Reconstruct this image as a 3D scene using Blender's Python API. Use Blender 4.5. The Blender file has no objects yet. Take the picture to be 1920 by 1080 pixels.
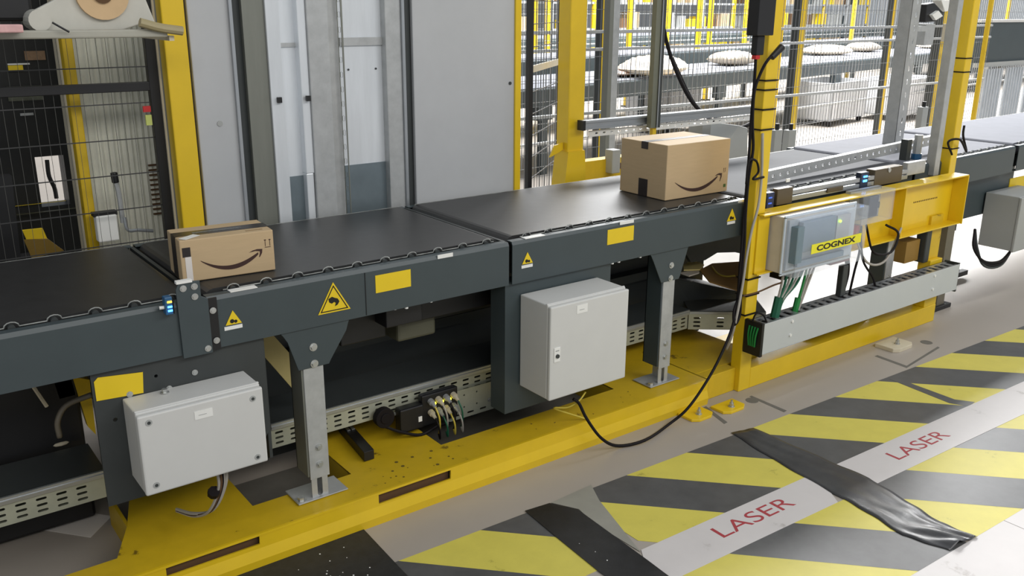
import bpy, bmesh, math, random
from mathutils import Vector, Matrix
random.seed(7)
scn=bpy.context.scene; COL=scn.collection
R=math.radians
# ---------------------------------------------------------------- camera
YAW,PIT,ROLL,FPX,CH=R(37.04),R(17.29),R(.36),1700.,1.65
_f=Vector((math.sin(YAW)*math.cos(PIT),math.cos(YAW)*math.cos(PIT),-math.sin(PIT)))
_r=Vector((math.cos(YAW),-math.sin(YAW),0)); _u=_r.cross(_f)
_r,_u=math.cos(ROLL)*_r+math.sin(ROLL)*_u,-math.sin(ROLL)*_r+math.cos(ROLL)*_u
cd=bpy.data.cameras.new('camera'); cam=bpy.data.objects.new('camera',cd); COL.objects.link(cam)
cd.sensor_width=36; cd.lens=FPX/1920*36; cd.clip_end=200; cd.clip_start=.02
cam.matrix_world=Matrix(((_r.x,_u.x,-_f.x,0),(_r.y,_u.y,-_f.y,0),(_r.z,_u.z,-_f.z,CH),(0,0,0,1)))
scn.camera=cam
def at(px,py,x=None,y=None,z=None):
    "point of the place seen at a pixel of the photograph, on a plane x=, y= or z="
    d=_f+_r*((px-960)/FPX)-_u*((py-540)/FPX)
    if y is not None: t=y/d.y
    elif x is not None: t=x/d.x
    else: t=(z-CH)/d.z
    return Vector((d.x*t,d.y*t,CH+d.z*t))
# ---------------------------------------------------------------- materials
def lin(c): return tuple(((v/255)/12.92 if v<=10.3 else ((v/255+.055)/1.055)**2.4) for v in c)
MATS={}
def mat(name,rgb,rough=.5,metal=0,var=.08,scale=8,bump=0,emit=None,es=1,alpha=1,trans=0,coat=0,spec=.5,dirt=None,stretch=None):
    m=bpy.data.materials.new(name); m.use_nodes=True; nt=m.node_tree; b=nt.nodes['Principled BSDF']
    c=lin(rgb); b.inputs['Roughness'].default_value=rough; b.inputs['Metallic'].default_value=metal
    b.inputs['Specular IOR Level'].default_value=spec
    if coat: b.inputs['Coat Weight'].default_value=coat; b.inputs['Coat Roughness'].default_value=.15
    if trans: b.inputs['Transmission Weight'].default_value=trans
    if alpha<1: b.inputs['Alpha'].default_value=alpha
    tc=nt.nodes.new('ShaderNodeTexCoord'); mp=nt.nodes.new('ShaderNodeMapping'); nt.links.new(tc.outputs['Object'],mp.inputs['Vector'])
    if stretch: mp.inputs['Scale'].default_value=stretch
    n=nt.nodes.new('ShaderNodeTexNoise'); n.inputs['Scale'].default_value=scale; n.inputs['Detail'].default_value=6; n.inputs['Roughness'].default_value=.65
    nt.links.new(mp.outputs[0],n.inputs['Vector'])
    r=nt.nodes.new('ShaderNodeValToRGB'); r.color_ramp.elements[0].position=.3; r.color_ramp.elements[1].position=.72
    r.color_ramp.elements[0].color=(*[max(0,v*(1-var)) for v in c],1); r.color_ramp.elements[1].color=(*[min(1,v*(1+var)) for v in c],1)
    if dirt: 
        e=r.color_ramp.elements.new(.36); e.color=(*c,1); r.color_ramp.elements[0].color=(*lin(dirt),1)
    nt.links.new(n.outputs['Fac'],r.inputs['Fac']); nt.links.new(r.outputs['Color'],b.inputs['Base Color'])
    if bump:
        bp=nt.nodes.new('ShaderNodeBump'); bp.inputs['Strength'].default_value=bump; bp.inputs['Distance'].default_value=.002
        nt.links.new(n.outputs['Fac'],bp.inputs['Height']); nt.links.new(bp.outputs[0],b.inputs['Normal'])
    if emit: b.inputs['Emission Color'].default_value=(*lin(emit),1); b.inputs['Emission Strength'].default_value=es
    MATS[name]=m; return m
YEL=mat('yellow_paint',(226,190,28),.38,var=.06,scale=5,coat=.2)
YELD=mat('yellow_paint_worn',(206,172,30),.45,var=.12,scale=14,dirt=(120,95,25))
DARK=mat('anthracite_paint',(62,72,75),.42,var=.06,scale=6)
DARK2=mat('dark_steel',(56,60,60),.5,var=.1,scale=7)
BLACK=mat('black_plastic',(22,22,24),.45,var=.1)
BELT=mat('black_belt',(46,46,46),.42,var=.14,scale=16,bump=.25)
GALV=mat('galvanised_steel',(182,184,184),.4,metal=.35,var=.12,scale=18)
GALVD=mat('brushed_steel_sheet',(228,232,236),.3,metal=.3,var=.08,scale=3,stretch=(6,6,.6))
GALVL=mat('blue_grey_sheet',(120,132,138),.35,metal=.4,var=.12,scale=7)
TRAYM=mat('cream_galvanised_tray',(178,180,162),.45,metal=.25,var=.1,scale=12)
ALU=mat('aluminium_profile',(176,180,184),.32,metal=.7,var=.05)
GREYP=mat('light_grey_powder_coat',(205,205,202),.45,var=.02)
GREYP2=mat('mid_grey_powder_coat',(165,167,165),.5,var=.03)
PANEL=mat('pale_grey_panel',(182,184,186),.5,var=.03)
OLIVE=mat('dull_steel_channel',(128,130,122),.42,metal=.3,var=.06,stretch=(6,6,.5))
BOLT=mat('zinc_bolt',(190,192,190),.3,metal=.7,var=.15,scale=60)
CARD=mat('kraft_cardboard',(192,167,130),.75,var=.04,scale=10,stretch=(1,1,9))
CARDI=mat('cardboard_print_brown',(60,36,30),.7)
TAPEB=mat('black_parcel_tape',(42,36,36),.3,var=.25,scale=40)
WHITE=mat('white_label',(232,232,228),.5,var=.02)
CREAM=mat('cream_plastic',(206,196,172),.55)
PAPER=mat('white_paper',(222,216,210),.7,var=.03)
FYEL=mat('yellow_floor_tape',(208,196,88),.5,var=.1,scale=9,dirt=(170,160,70))
FBLK=mat('grey_black_floor_tape',(86,86,86),.4,var=.16,scale=11)
FWHT=mat('white_tape_and_lit_floor',(206,201,199),.5,var=.06,scale=6,dirt=(180,174,170))
FRED=mat('red_laser_print',(168,60,66),.6,var=.1,scale=60)
BTAPE=mat('black_gaffer_tape',(34,34,36),.36,var=.35,scale=14,bump=.6)
RUB=mat('black_rubber_mat',(38,39,40),.6,var=.3,scale=30,bump=.5)
STKY=mat('yellow_sticker',(232,200,30),.45,var=.03)
SIGNB=mat('black_sticker_print',(20,18,14),.5)
SKIN_TXT=mat('faint_print',(150,128,40),.6)
RED=mat('red_plastic',(190,40,40),.4)
BLUEP=mat('blue_sensor_body',(40,90,130),.35)
LEDB=mat('blue_led',(80,160,255),.4,emit=(60,150,255),es=9)
LEDO=mat('orange_led',(255,180,50),.4,emit=(255,170,40),es=9)
LEDY=mat('yellow_led',(240,230,60),.4,emit=(255,240,60),es=5)
LEDG=mat('green_led',(150,230,60),.4,emit=(170,255,60),es=6)
CABK=mat('black_cable',(24,20,22),.6,spec=.2)
CABG=mat('grey_cable',(165,160,152),.5)
CABGR=mat('green_cable',(20,92,66),.5)
CABG2=mat('bright_green_cable',(30,130,60),.5)
CABY=mat('yellow_cable',(206,186,70),.5)
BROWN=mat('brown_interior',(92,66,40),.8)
GLASS=mat('clear_polycarbonate',(225,232,240),.1,alpha=.13,var=.01)
PCB=mat('blue_green_circuit',(20,84,98),.5)
TEAL=mat('grey_blue_module',(120,140,160),.5)
BRONZE=mat('bronze_housing',(98,88,72),.4,metal=.4)
COGY=mat('yellow_logo_label',(236,228,40),.45,var=.01)
GUARDM=mat('dull_guard_steel',(150,152,148),.5,metal=.3,var=.5,scale=25)
LIDM=mat('dark_lid_steel',(72,77,77),.4,metal=.2)
CONC=mat('joint_and_shade_grey',(106,103,96),.7,var=.15,scale=9)  # serves the dark floor joints and the painted shade in the base cut-outs
KCARD=mat('core_cardboard',(206,176,136),.8)
FILM=mat('pale_web',(196,194,184),.4)
POLY=mat('cream_poly_bag',(238,222,196),.4,var=.04)
POLYB=mat('brown_poly_bag',(150,110,84),.4,var=.1)
MACH=mat('black_machine',(28,29,29),.4,var=.2)
WIREW=mat('pale_wire',(150,152,152),.4)
WIREK=mat('dark_wire',(58,58,58),.5)
SLAT=mat('pale_slat_wall',(242,242,230),.5)
BELTW=mat('pale_belt',(118,120,128),.7,spec=.15,var=.06,scale=10)
# floor
def floor_mat():
    m=mat('epoxy_floor',(168,160,151),.42,var=.05,scale=1.2,dirt=None)
    return m
FLOOR=floor_mat()
# ---------------------------------------------------------------- builders
ROOTM={}
def root_matrix(o):
    while o is not None:
        if o.name in ROOTM: return ROOTM[o.name]
        o=o.parent
    return Matrix()
def T(name,label,cat,loc=(0,0,0),rz=0,group=None):
    o=bpy.data.objects.new(name,None); COL.objects.link(o); o.empty_display_size=.05
    o.location=loc; o.rotation_euler=(0,0,rz)
    ROOTM[o.name]=Matrix.Translation(Vector(loc))@Matrix.Rotation(rz,4,'Z')
    tag(o,label,cat,group); return o
def tag(o,label=None,cat=None,group=None,kind=None):
    if label: o['label']=label
    if cat: o['category']=cat
    if group: o['group']=group
    if kind: o['kind']=kind
    return o
class MB:
    def __init__(s): s.bm=bmesh.new(); s.mi=0
    def _f(s,vs):
        try:
            f=s.bm.faces.new(vs); f.material_index=s.mi; return f
        except ValueError: return None
    def box(s,x0,x1,y0,y1,z0,z1,M=None):
        x0,x1=min(x0,x1),max(x0,x1); y0,y1=min(y0,y1),max(y0,y1); z0,z1=min(z0,z1),max(z0,z1)
        c=[(x0,y0,z0),(x1,y0,z0),(x1,y1,z0),(x0,y1,z0),(x0,y0,z1),(x1,y0,z1),(x1,y1,z1),(x0,y1,z1)]
        v=[s.bm.verts.new((M@Vector(p)) if M else p) for p in c]
        for q in ((0,3,2,1),(4,5,6,7),(0,1,5,4),(1,2,6,5),(2,3,7,6),(3,0,4,7)): s._f([v[i] for i in q])
        return s
    def prism(s,pts,off):
        off=Vector(off); a=[s.bm.verts.new(p) for p in pts]; b=[s.bm.verts.new(Vector(p)+off) for p in pts]
        s._f(a[::-1]); s._f(b); n=len(a)
        for i in range(n): s._f([a[i],a[(i+1)%n],b[(i+1)%n],b[i]])
        return s
    def cyl(s,p0,p1,r,n=14,r2=None):
        p0,p1=Vector(p0),Vector(p1); d=(p1-p0).normalized(); r2=r if r2 is None else r2
        a=d.orthogonal().normalized(); b=d.cross(a)
        A=[];B=[]
        for i in range(n):
            t=2*math.pi*i/n; w=a*math.cos(t)+b*math.sin(t); A.append(s.bm.verts.new(p0+w*r)); B.append(s.bm.verts.new(p1+w*r2))
        s._f(A[::-1]); s._f(B)
        for i in range(n): s._f([A[i],A[(i+1)%n],B[(i+1)%n],B[i]])
        return s
    def tube(s,pts,r,n=6,sub=6):
        P=[Vector(p) for p in pts]
        if sub>1 and len(P)>2:
            Q=[P[0]*2-P[1]]+P+[P[-1]*2-P[-2]]; out=[]
            for i in range(1,len(Q)-2):
                for k in range(sub):
                    t=k/sub; a,b,c,d=Q[i-1],Q[i],Q[i+1],Q[i+2]
                    out.append(.5*((2*b)+(c-a)*t+(2*a-5*b+4*c-d)*t*t+(-a+3*b-3*c+d)*t**3))
            out.append(P[-1]); P=out
        rings=[]; up=None
        for i,p in enumerate(P):
            d=(P[min(i+1,len(P)-1)]-P[max(i-1,0)])
            if d.length<1e-9: d=Vector((0,0,1))
            d.normalize()
            if up is None: up=d.orthogonal().normalized()
            else:
                up=(up-d*up.dot(d))
                up=up.normalized() if up.length>1e-6 else d.orthogonal().normalized()
            w=d.cross(up)
            rings.append([s.bm.verts.new(p+up*math.cos(2*math.pi*k/n)*r+w*math.sin(2*math.pi*k/n)*r) for k in range(n)])
        s._f(rings[0][::-1]); s._f(rings[-1])
        for a,b in zip(rings,rings[1:]):
            for k in range(n): s._f([a[k],a[(k+1)%n],b[(k+1)%n],b[k]])
        return s
    def ball(s,c,rx,ry=None,rz=None,n=12,fn=None):
        ry=ry or rx; rz=rz or rx; c=Vector(c); rings=[]
        m=max(4,n//2)
        for i in range(1,m):
            ph=math.pi*i/m; rings.append([s.bm.verts.new(c+Vector((rx*math.sin(ph)*math.cos(2*math.pi*k/n),ry*math.sin(ph)*math.sin(2*math.pi*k/n),rz*math.cos(ph)))) for k in range(n)])
        t=s.bm.verts.new(c+Vector((0,0,rz))); b=s.bm.verts.new(c-Vector((0,0,rz)))
        for k in range(n): s._f([t,rings[0][k],rings[0][(k+1)%n]]); s._f([b,rings[-1][(k+1)%n],rings[-1][k]])
        for a,q in zip(rings,rings[1:]):
            for k in range(n): s._f([a[k],q[k],q[(k+1)%n],a[(k+1)%n]])
        return s
    def hexb(s,c,d,r=.009,h=.007,washer=True):
        c=Vector(c); d=Vector(d).normalized()
        if washer: s.cyl(c,c+d*.0025,r*1.45,16)
        s.cyl(c,c+d*h,r,6)
        return s
    def build(s,name,mats,parent=None,world=True,bevel=0,smooth=False,seg=2,label=None):
        me=bpy.data.meshes.new(name)
        if world and parent is not None: s.bm.transform(root_matrix(parent).inverted())
        bmesh.ops.recalc_face_normals(s.bm,faces=s.bm.faces[:])
        s.bm.to_mesh(me); s.bm.free()
        if not isinstance(mats,(list,tuple)): mats=[mats]
        for m in mats: me.materials.append(m)
        if smooth:
            for p in me.polygons: p.use_smooth=True
        o=bpy.data.objects.new(name,me); COL.objects.link(o)
        if parent is not None: o.parent=parent
        if bevel:
            b=o.modifiers.new('bevel','BEVEL'); b.width=bevel; b.segments=seg; b.limit_method='ANGLE'; b.angle_limit=R(40)
        if label: o['label']=label
        return o
def bx(name,m,parent,*a,bevel=0,label=None,world=True): return MB().box(*a).build(name,m,parent,bevel=bevel,label=label,world=world)
def flat_mesh(polys,depth,name='plate'):
    "filled outline with holes -> mesh object data, in its own xy plane"
    c=bpy.data.curves.new(name,'CURVE'); c.dimensions='2D'; c.fill_mode='BOTH'; c.extrude=depth/2
    for pl in polys:
        sp=c.splines.new('POLY'); sp.points.add(len(pl)-1)
        for i,p in enumerate(pl): sp.points[i].co=(p[0],p[1],0,1)
        sp.use_cyclic_u=True
    o=bpy.data.objects.new(name,c); COL.objects.link(o)
    dg=bpy.context.evaluated_depsgraph_get(); dg.update(); me=bpy.data.meshes.new_from_object(o.evaluated_get(dg))
    bpy.data.objects.remove(o); bpy.data.curves.remove(c); return me
def slot(cx,cy,w,h,n=5):
    r=h/2; L=w/2-r; out=[]
    for i in range(n+1): a=-math.pi/2+math.pi*i/n; out.append((cx+L+r*math.cos(a),cy+r*math.sin(a)))
    for i in range(n+1): a=math.pi/2+math.pi*i/n; out.append((cx-L+r*math.cos(a),cy+r*math.sin(a)))
    return out
def circ(cx,cy,r,n=14): return [(cx+r*math.cos(2*math.pi*i/n),cy+r*math.sin(2*math.pi*i/n)) for i in range(n)]
XZ=Matrix(((1,0,0,0),(0,0,1,0),(0,1,0,0),(0,0,0,1)))   # plate xy -> world xz, thickness along y
def place_mesh(me,name,m,parent,M,world=True,label=None):
    if world and parent is not None: M=root_matrix(parent).inverted()@M
    me.transform(M)
    bm=bmesh.new(); bm.from_mesh(me); bmesh.ops.recalc_face_normals(bm,faces=bm.faces[:]); bm.to_mesh(me); bm.free()
    me.materials.clear(); me.materials.append(m)
    o=bpy.data.objects.new(name,me); COL.objects.link(o); o.name=name
    if parent is not None: o.parent=parent
    if label: o['label']=label
    return o
def plateXZ(name,m,parent,outer,holes,y,t=.003,world=True,label=None):
    me=flat_mesh([outer]+holes,t,name); M=Matrix.Translation((0,y,0))@XZ
    return place_mesh(me,name,m,parent,M,world,label)
def text_mesh(body,w,h,bold=0):
    c=bpy.data.curves.new('t','FONT'); c.body=body; c.extrude=.0004; c.offset=bold
    o=bpy.data.objects.new('t',c); COL.objects.link(o)
    dg=bpy.context.evaluated_depsgraph_get(); dg.update(); me=bpy.data.meshes.new_from_object(o.evaluated_get(dg))
    bpy.data.objects.remove(o)
    xs=[v.co.x for v in me.vertices]; ys=[v.co.y for v in me.vertices]; x0,x1,y0,y1=min(xs),max(xs),min(ys),max(ys)
    for v in me.vertices: v.co.x=(v.co.x-x0)/(x1-x0)*w; v.co.y=(v.co.y-y0)/(y1-y0)*h
    return me
def frameM(o,ex,ey):
    ex=Vector(ex).normalized(); ey=Vector(ey).normalized(); ez=ex.cross(ey)
    return Matrix(((ex.x,ey.x,ez.x,o[0]),(ex.y,ey.y,ez.y,o[1]),(ex.z,ey.z,ez.z,o[2]),(0,0,0,1)))
# ---------------------------------------------------------------- setting
o=MB(); o.box(-8,45,-3,40,-.05,0); o=o.build('floor',FLOOR); tag(o,'beige grey epoxy floor','floor',kind='structure')
o=MB(); o.box(-8,45,36,36.2,0,9); o=o.build('wall_back',PANEL); tag(o,'far pale wall of the hall','wall',kind='structure')
# floor joints
tag(MB().prism([at(1405,744,z=0),at(1409,742,z=0),at(1475,770,z=0),at(1470,773,z=0)],(0,0,.0008)).prism([at(1318,764,z=0),at(1324,762,z=0),at(1364,792,z=0),at(1358,795,z=0)],(0,0,.0008)).prism([at(1640,668,z=0),at(1700,690,z=0),at(1762,652,z=0),at(1758,650,z=0),at(1700,686,z=0),at(1645,666,z=0)],(0,0,.0008)).cyl(at(1410,751,z=0),at(1410,751,z=0)+Vector((0,0,.001)),.028,14).cyl(at(1737,642,z=0),at(1737,642,z=0)+Vector((0,0,.001)),.03,14).build('trim_1',CONC),'thin dark saw cut joints in the floor','floor joint',kind='structure')
# ---------------------------------------------------------------- floor tape
def lineA(x): return 2.19-.03*x
def lineW1(x): return 1.80-.03*x
def lineW2(x): return 1.64-.035*x
def lineB(x): return 1.235-.03*x
def clip(poly,xa,xb):
    for s,lim in ((1,xa),(-1,xb)):
        out=[]
        for i,p in enumerate(poly):
            q=poly[(i+1)%len(poly)]; ip=s*(p[0]-lim)>=0; iq=s*(q[0]-lim)>=0
            if ip: out.append(p)
            if ip!=iq:
                t=(lim-p[0])/(q[0]-p[0]); out.append((lim,p[1]+t*(q[1]-p[1])))
        poly=out
        if len(poly)<3: return []
    return poly
def hazard(label,x0,x1,top,bot,bounds,first_yellow,cuts=None):
    mb=MB(); yel=first_yellow
    for a,b in zip(bounds,bounds[1:]):
        h=top(a)-bot(a); pl=[(a,top(a)),(b,top(b)),(b+h,bot(b+h)),(a+h,bot(a+h))]
        pl=clip(pl,x0,x1)
        if len(pl)>2:
            mb.mi=0 if yel else 1; mb.prism([(p[0],p[1],.0002) for p in pl],(0,0,.0012))
        yel=not yel
    o=mb.build('hazard_tape',[FYEL,FBLK]); tag(o,label,'floor tape','yellow and black hazard tape runs on the floor'); return o
hazard('yellow and black hazard floor tape left of the peeled black strip, nearest the pallet frame',1.175,1.80,lineA,lineW1,[.58,.885,1.19,1.495,1.81,2.1],True)
hazard('long yellow and black hazard floor tape between yellow frame and white laser tape',1.87,9,lineA,lineW1,[1.53,1.843,2.137,2.45,2.757,3.065,3.375,3.69,4.0,4.32,4.63,4.94,5.25,5.56,5.87,6.2,6.5,6.8,7.1,7.4,7.7,8,8.3,8.6,8.9],True)
hazard('yellow and black hazard floor tape below the first laser lettering',1.2,2.72,lineW2,lineB,[.8,1.1,1.415,1.73,2.05,2.365,2.70],False)
hazard('yellow and black hazard floor tape in the lower right corner beyond the crumpled strip',2.70,9,lineW2,lineB,[2.37,2.69,3.01,3.33,3.645,3.96,4.27,4.58,4.9,5.2,5.5,5.8,6.1,6.4,6.7,7.0,7.3,7.6,7.9,8.2,8.5,8.8],True)
def white(label,x0,x1,top,bot,z=.0016,sk=0):
    o=MB().prism([(x0,bot(x0),z),(x1,bot(x1),z),(x1+sk,top(x1),z),(x0+sk,top(x0),z)],(0,0,.0008)).build('white_floor_strip',FWHT)
    return tag(o,label,'floor tape')
w1=white('white floor tape carrying the nearer red word LASER',1.72,2.60,lineW1,lineW2,sk=.12)
w2=white('white floor tape carrying the farther red word LASER',2.76,9,lineW1,lineW2,sk=.0)
white('wide plain white sheet painting brighter lit floor at the lower right corner',2.2,2.95,lineB,lambda x:.55,z=.0002)  # this white sheet and the next paint brighter lit floor, not tape
white('second white sheet painting brighter lit floor at the right edge beyond the seam',2.953,9,lineB,lambda x:.55,z=.0002)
for w,x0,y0,ww,hh in ((w1,2.105,1.636,.365,.062),(w2,3.06,1.592,.36,.062)):
    me=text_mesh('LASER',ww,hh,-.004); place_mesh(me,'laser_lettering',FRED,w,frameM((x0,y0,.0026),(1,-.03,0),(0.02,1,0)),world=False,label='red thin capital letters LASER')
o=MB().prism([at(px,py,z=.0016) for px,py in ((1668,711),(1692,713),(1790,749),(1828,754),(1817,762),(1780,756))],(0,0,.0006)).build('tape_patch',FBLK); tag(o,'thin dark wedge of floor tape patched over a yellow stripe near the right foot','floor tape')
# black strips
def strip(name,label,pts,m,wr=0,z=.0016):
    mb=MB(); mb.prism([(p[0],p[1],z) for p in pts],(0,0,.0012)); o=mb.build(name,m); return tag(o,label,'floor tape')
strip('black_tape','broad matt black strip stuck across the hazard tape at bottom centre',[(1.684,2.150),(1.783,2.139),(1.835,2.05),(1.815,1.70),(1.80,1.5),(1.66,1.5),(1.652,1.74),(1.668,1.968)],BTAPE,z=.003)
strip('floor_film','torn grey transparent film peeling beside the black strip',[(1.79,2.139),(1.985,2.150),(1.935,2.05),(1.87,1.86),(1.83,1.74),(1.822,1.95),(1.84,2.05)],FBLK if False else mat('torn_film',(150,148,138),.3),z=.002)
# crumpled gaffer tape: wavy ribbon
def crumpled():
    L=[(2.72,2.125),(2.672,1.88),(2.64,1.62),(2.622,1.46),(2.588,1.30),(2.628,1.162)]
    Rr=[(2.83,2.10),(2.835,1.80),(2.84,1.58),(2.80,1.40),(2.765,1.27),(2.775,1.147)]
    mb=MB(); rows=60; cols=12; g=[]
    def lerp(pl,t):
        k=t*(len(pl)-1); i=min(int(k),len(pl)-2); f=k-i; return (pl[i][0]*(1-f)+pl[i+1][0]*f,pl[i][1]*(1-f)+pl[i+1][1]*f)
    for i in range(rows+1):
        t=i/rows; a=lerp(L,t); b=lerp(Rr,t); row=[]
        amp=.0008+.006*max(0,t-.3)+.014*max(0,t-.75)
        for j in range(cols+1):
            u=j/cols; edge=math.sin(math.pi*u)**.5 if 0<u<1 else 0
            z=.0032+amp*edge*(1.1+math.sin(u*9+t*11)+.6*math.sin(u*17-t*23+1))
            row.append(mb.bm.verts.new((a[0]*(1-u)+b[0]*u+.003*math.sin(t*40),a[1]*(1-u)+b[1]*u,z)))
        g.append(row)
    for i in range(rows):
        for j in range(cols): mb._f([g[i][j],g[i][j+1],g[i+1][j+1],g[i+1][j]])
    o=mb.build('gaffer_tape',mat('grey_black_gaffer',(62,62,64),.32,var=.3,scale=14,bump=.6),smooth=True); s=o.modifiers.new('t','SOLIDIFY'); s.thickness=.0008; s.offset=1
    tag(o,'crumpled shiny black gaffer tape crossing the white laser tape','floor tape')
crumpled()
o=MB().prism([(.1,2.38,.0),(1.187,2.375,.0),(1.172,2.07,.0),(1.1,1.5,0),(.1,1.5,0)],(0,0,.004)).build('rubber_mat',RUB)
tag(o,'black speckled rubber floor mat along the pallet frame at bottom left','mat')
sp=MB(); 
for i in range(26):
    x=random.uniform(.75,1.15); y=random.uniform(2.1,2.33); sp.cyl((x,y,.0041),(x,y,.0049),random.uniform(.0012,.003),6)
for i in range(3):
    x=random.uniform(1.7,1.8); y=random.uniform(1.75,2.05); sp.cyl((x,y,.0044),(x,y,.0049),random.uniform(.001,.003),6)
tag(sp.build('floor_debris',WHITE),'tiny pale crumbs scattered on the black mat and strip','debris',kind='stuff')
o=MB().prism([at(75,993,z=.001),at(170,1008,z=.001),at(210,968,z=.001),at(145,958,z=.001)],(0,0,.0012)).build('paper_sheet',PAPER)
tag(o,'loose white paper sheet on the floor under the perforated tray','paper')
# floor under the machine frame (its shade is painted at the cut-outs)
# ---------------------------------------------------------------- parcels
def parcel(name,label,x0,y0,w,d,h,rz,kind):
    t=T(name,label,'parcel',(x0,y0,.872),rz,'cardboard parcels on the belt')
    bx('carton',CARD,t,0,w,0,d,0,h,bevel=.003,world=False)
    tp=MB(); yc=d*.48; tw=.027 if kind==1 else .02
    tp.box(-.0008,w+.0008,yc-tw,yc+tw,h,h+.0008)
    tp.box(-.0012,-.0002,yc-tw,yc+tw,h*.0 if kind==1 else h*.87,h+.0008).box(w,w+.0012,yc-tw,yc+tw,h*.8,h+.0008)
    if kind==2: tp.box(-.0012,-.0002,yc-.027,yc+.027,0,h*.32)
    tp.build('packing_tape',TAPEB,t,world=False)
    # smile arrow
    cx,W,z0,dz=(w*.51,w*.31,h*.22,h*.25) if kind==1 else (w*.48,w*.34,h*.12,h*.19)
    top=[];bot=[]
    for i in range(25):
        u=-1+2*i/24; z=z0+dz*u*u; th=h*(.036 if kind==1 else .024)*((1-u*u)**.7)*(1+.25*u)+.0007+.0012*(u+1)
        top.append((cx+W*u,z+th)); bot.append((cx+W*u,z-th))
    me=flat_mesh([top+bot[::-1]],.0006,'smile'); a=place_mesh(me,'smile_print',CARDI,t,Matrix.Translation((0,-.0005,0))@XZ,world=False,label='dark brown smile arrow print')
    k=1 if kind==1 else .78; ox,oz=(0,0) if kind==1 else (w*.215,-h*.08)
    hd=[(.72,.515),(.76,.555),(.81,.575),(.868,.565),(.862,.47),(.835,.375),(.826,.375),(.838,.47),(.838,.515),(.79,.535)]
    hd=[(a_*w*k+ox,b_*h*k+oz) for a_,b_ in hd]
    place_mesh(flat_mesh([hd],.0006,'ah'),'arrow_head_print',CARDI,t,Matrix.Translation((0,-.0005,0))@XZ,world=False)
    pr=MB(); ux=w*.93; uz=h*.70 if kind==1 else h*.42
    s=1 if kind==1 else .7
    for dx in (-.007,.007): pr.box(ux+dx*s-.0008,ux+dx*s+.0008,-.0009,0,uz-.010*s,uz+.010*s); pr.box(ux+dx*s-.003*s,ux+dx*s+.003*s,-.0009,0,uz+.008*s,uz+.0105*s)
    pr.box(ux-.009*s,ux+.009*s,-.0009,0,uz-.014*s,uz-.0125*s)
    pr.build('orientation_mark',CARDI,t,world=False,label='two small upward arrows')
    return t
p1=parcel('cardboard_parcel','small brown cardboard parcel with black top tape and white slips, at left',.757,2.595,.275,.16,.126,R(-5),1)
mb=MB(); M=Matrix.Translation((.036,.028,.127))@Matrix.Rotation(R(35),4,'Z'); mb.box(-.03,.03,-.013,.013,0,.001,M=M); mb.build('address_label',WHITE,p1,world=False)
MB().box(.012,.030,-.0012,0,.0,.076).build('white_slip',PAPER,p1,world=False)
MB().box(.006,.029,-.0014,0,.076,.104).build('black_patch',TAPEB,p1,world=False)
mb=MB(); mb.box(.055,.20,.068,.084,.127,.1275); mb.build('tape_print',mat('tape_grey_print',(96,100,100),.4,var=.7,scale=160),p1,world=False)
MB().box(.20,.25,.02,.03,.1262,.1268).build('carton_print',mat('pale_print',(160,134,98),.8,var=.3,scale=200),p1,world=False)
p2=parcel('cardboard_parcel','large brown cardboard parcel with brown top tape and smile arrow, near the yellow post',2.764,2.602,.385,.28,.232,R(-1),2)
MB().box(.358,.372,-.001,0,.02,.034).build('green_mark',mat('green_print',(70,100,40),.6),p2,world=False)
# ---------------------------------------------------------------- conveyor
BZ=.87
def sticker_tri(t,x,z,s,y=-.0015,hand=False):
    def tri(k,cz=0): return [(x-s*.5*k,z-s*.29*k),(x+s*.5*k,z-s*.29*k),(x,z+s*.58*k)]
    o=plateXZ('warning_sticker',STKY,t,tri(1),[],y,.0012,world=False,label='yellow triangle warning sticker')
    if hand:
        plateXZ('sticker_border',SIGNB,o,tri(.86),[tri(.76)],y-.0008,.0008,world=False)
    g=MB()
    if hand:
        pl=[(-.17,.09),(-.06,.14),(.03,.09),(.11,.06),(.16,-.03),(.10,-.12),(.02,-.15),(.05,-.06),(.0,-.02),(-.07,-.06),(-.15,-.01)]
        g.prism([(x+a*s,y-.0012,z+.03*s+b*s) for a,b in pl],(0,-.0006,0))
    else:
        g.cyl((x-.09*s,y-.0008,z-.08*s),(x-.09*s,y-.0016,z-.08*s),.13*s,12); g.cyl((x+.13*s,y-.0008,z-.12*s),(x+.13*s,y-.0016,z-.12*s),.1*s,12)
    g.build('sticker_symbol',SIGNB,o,world=False)
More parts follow.
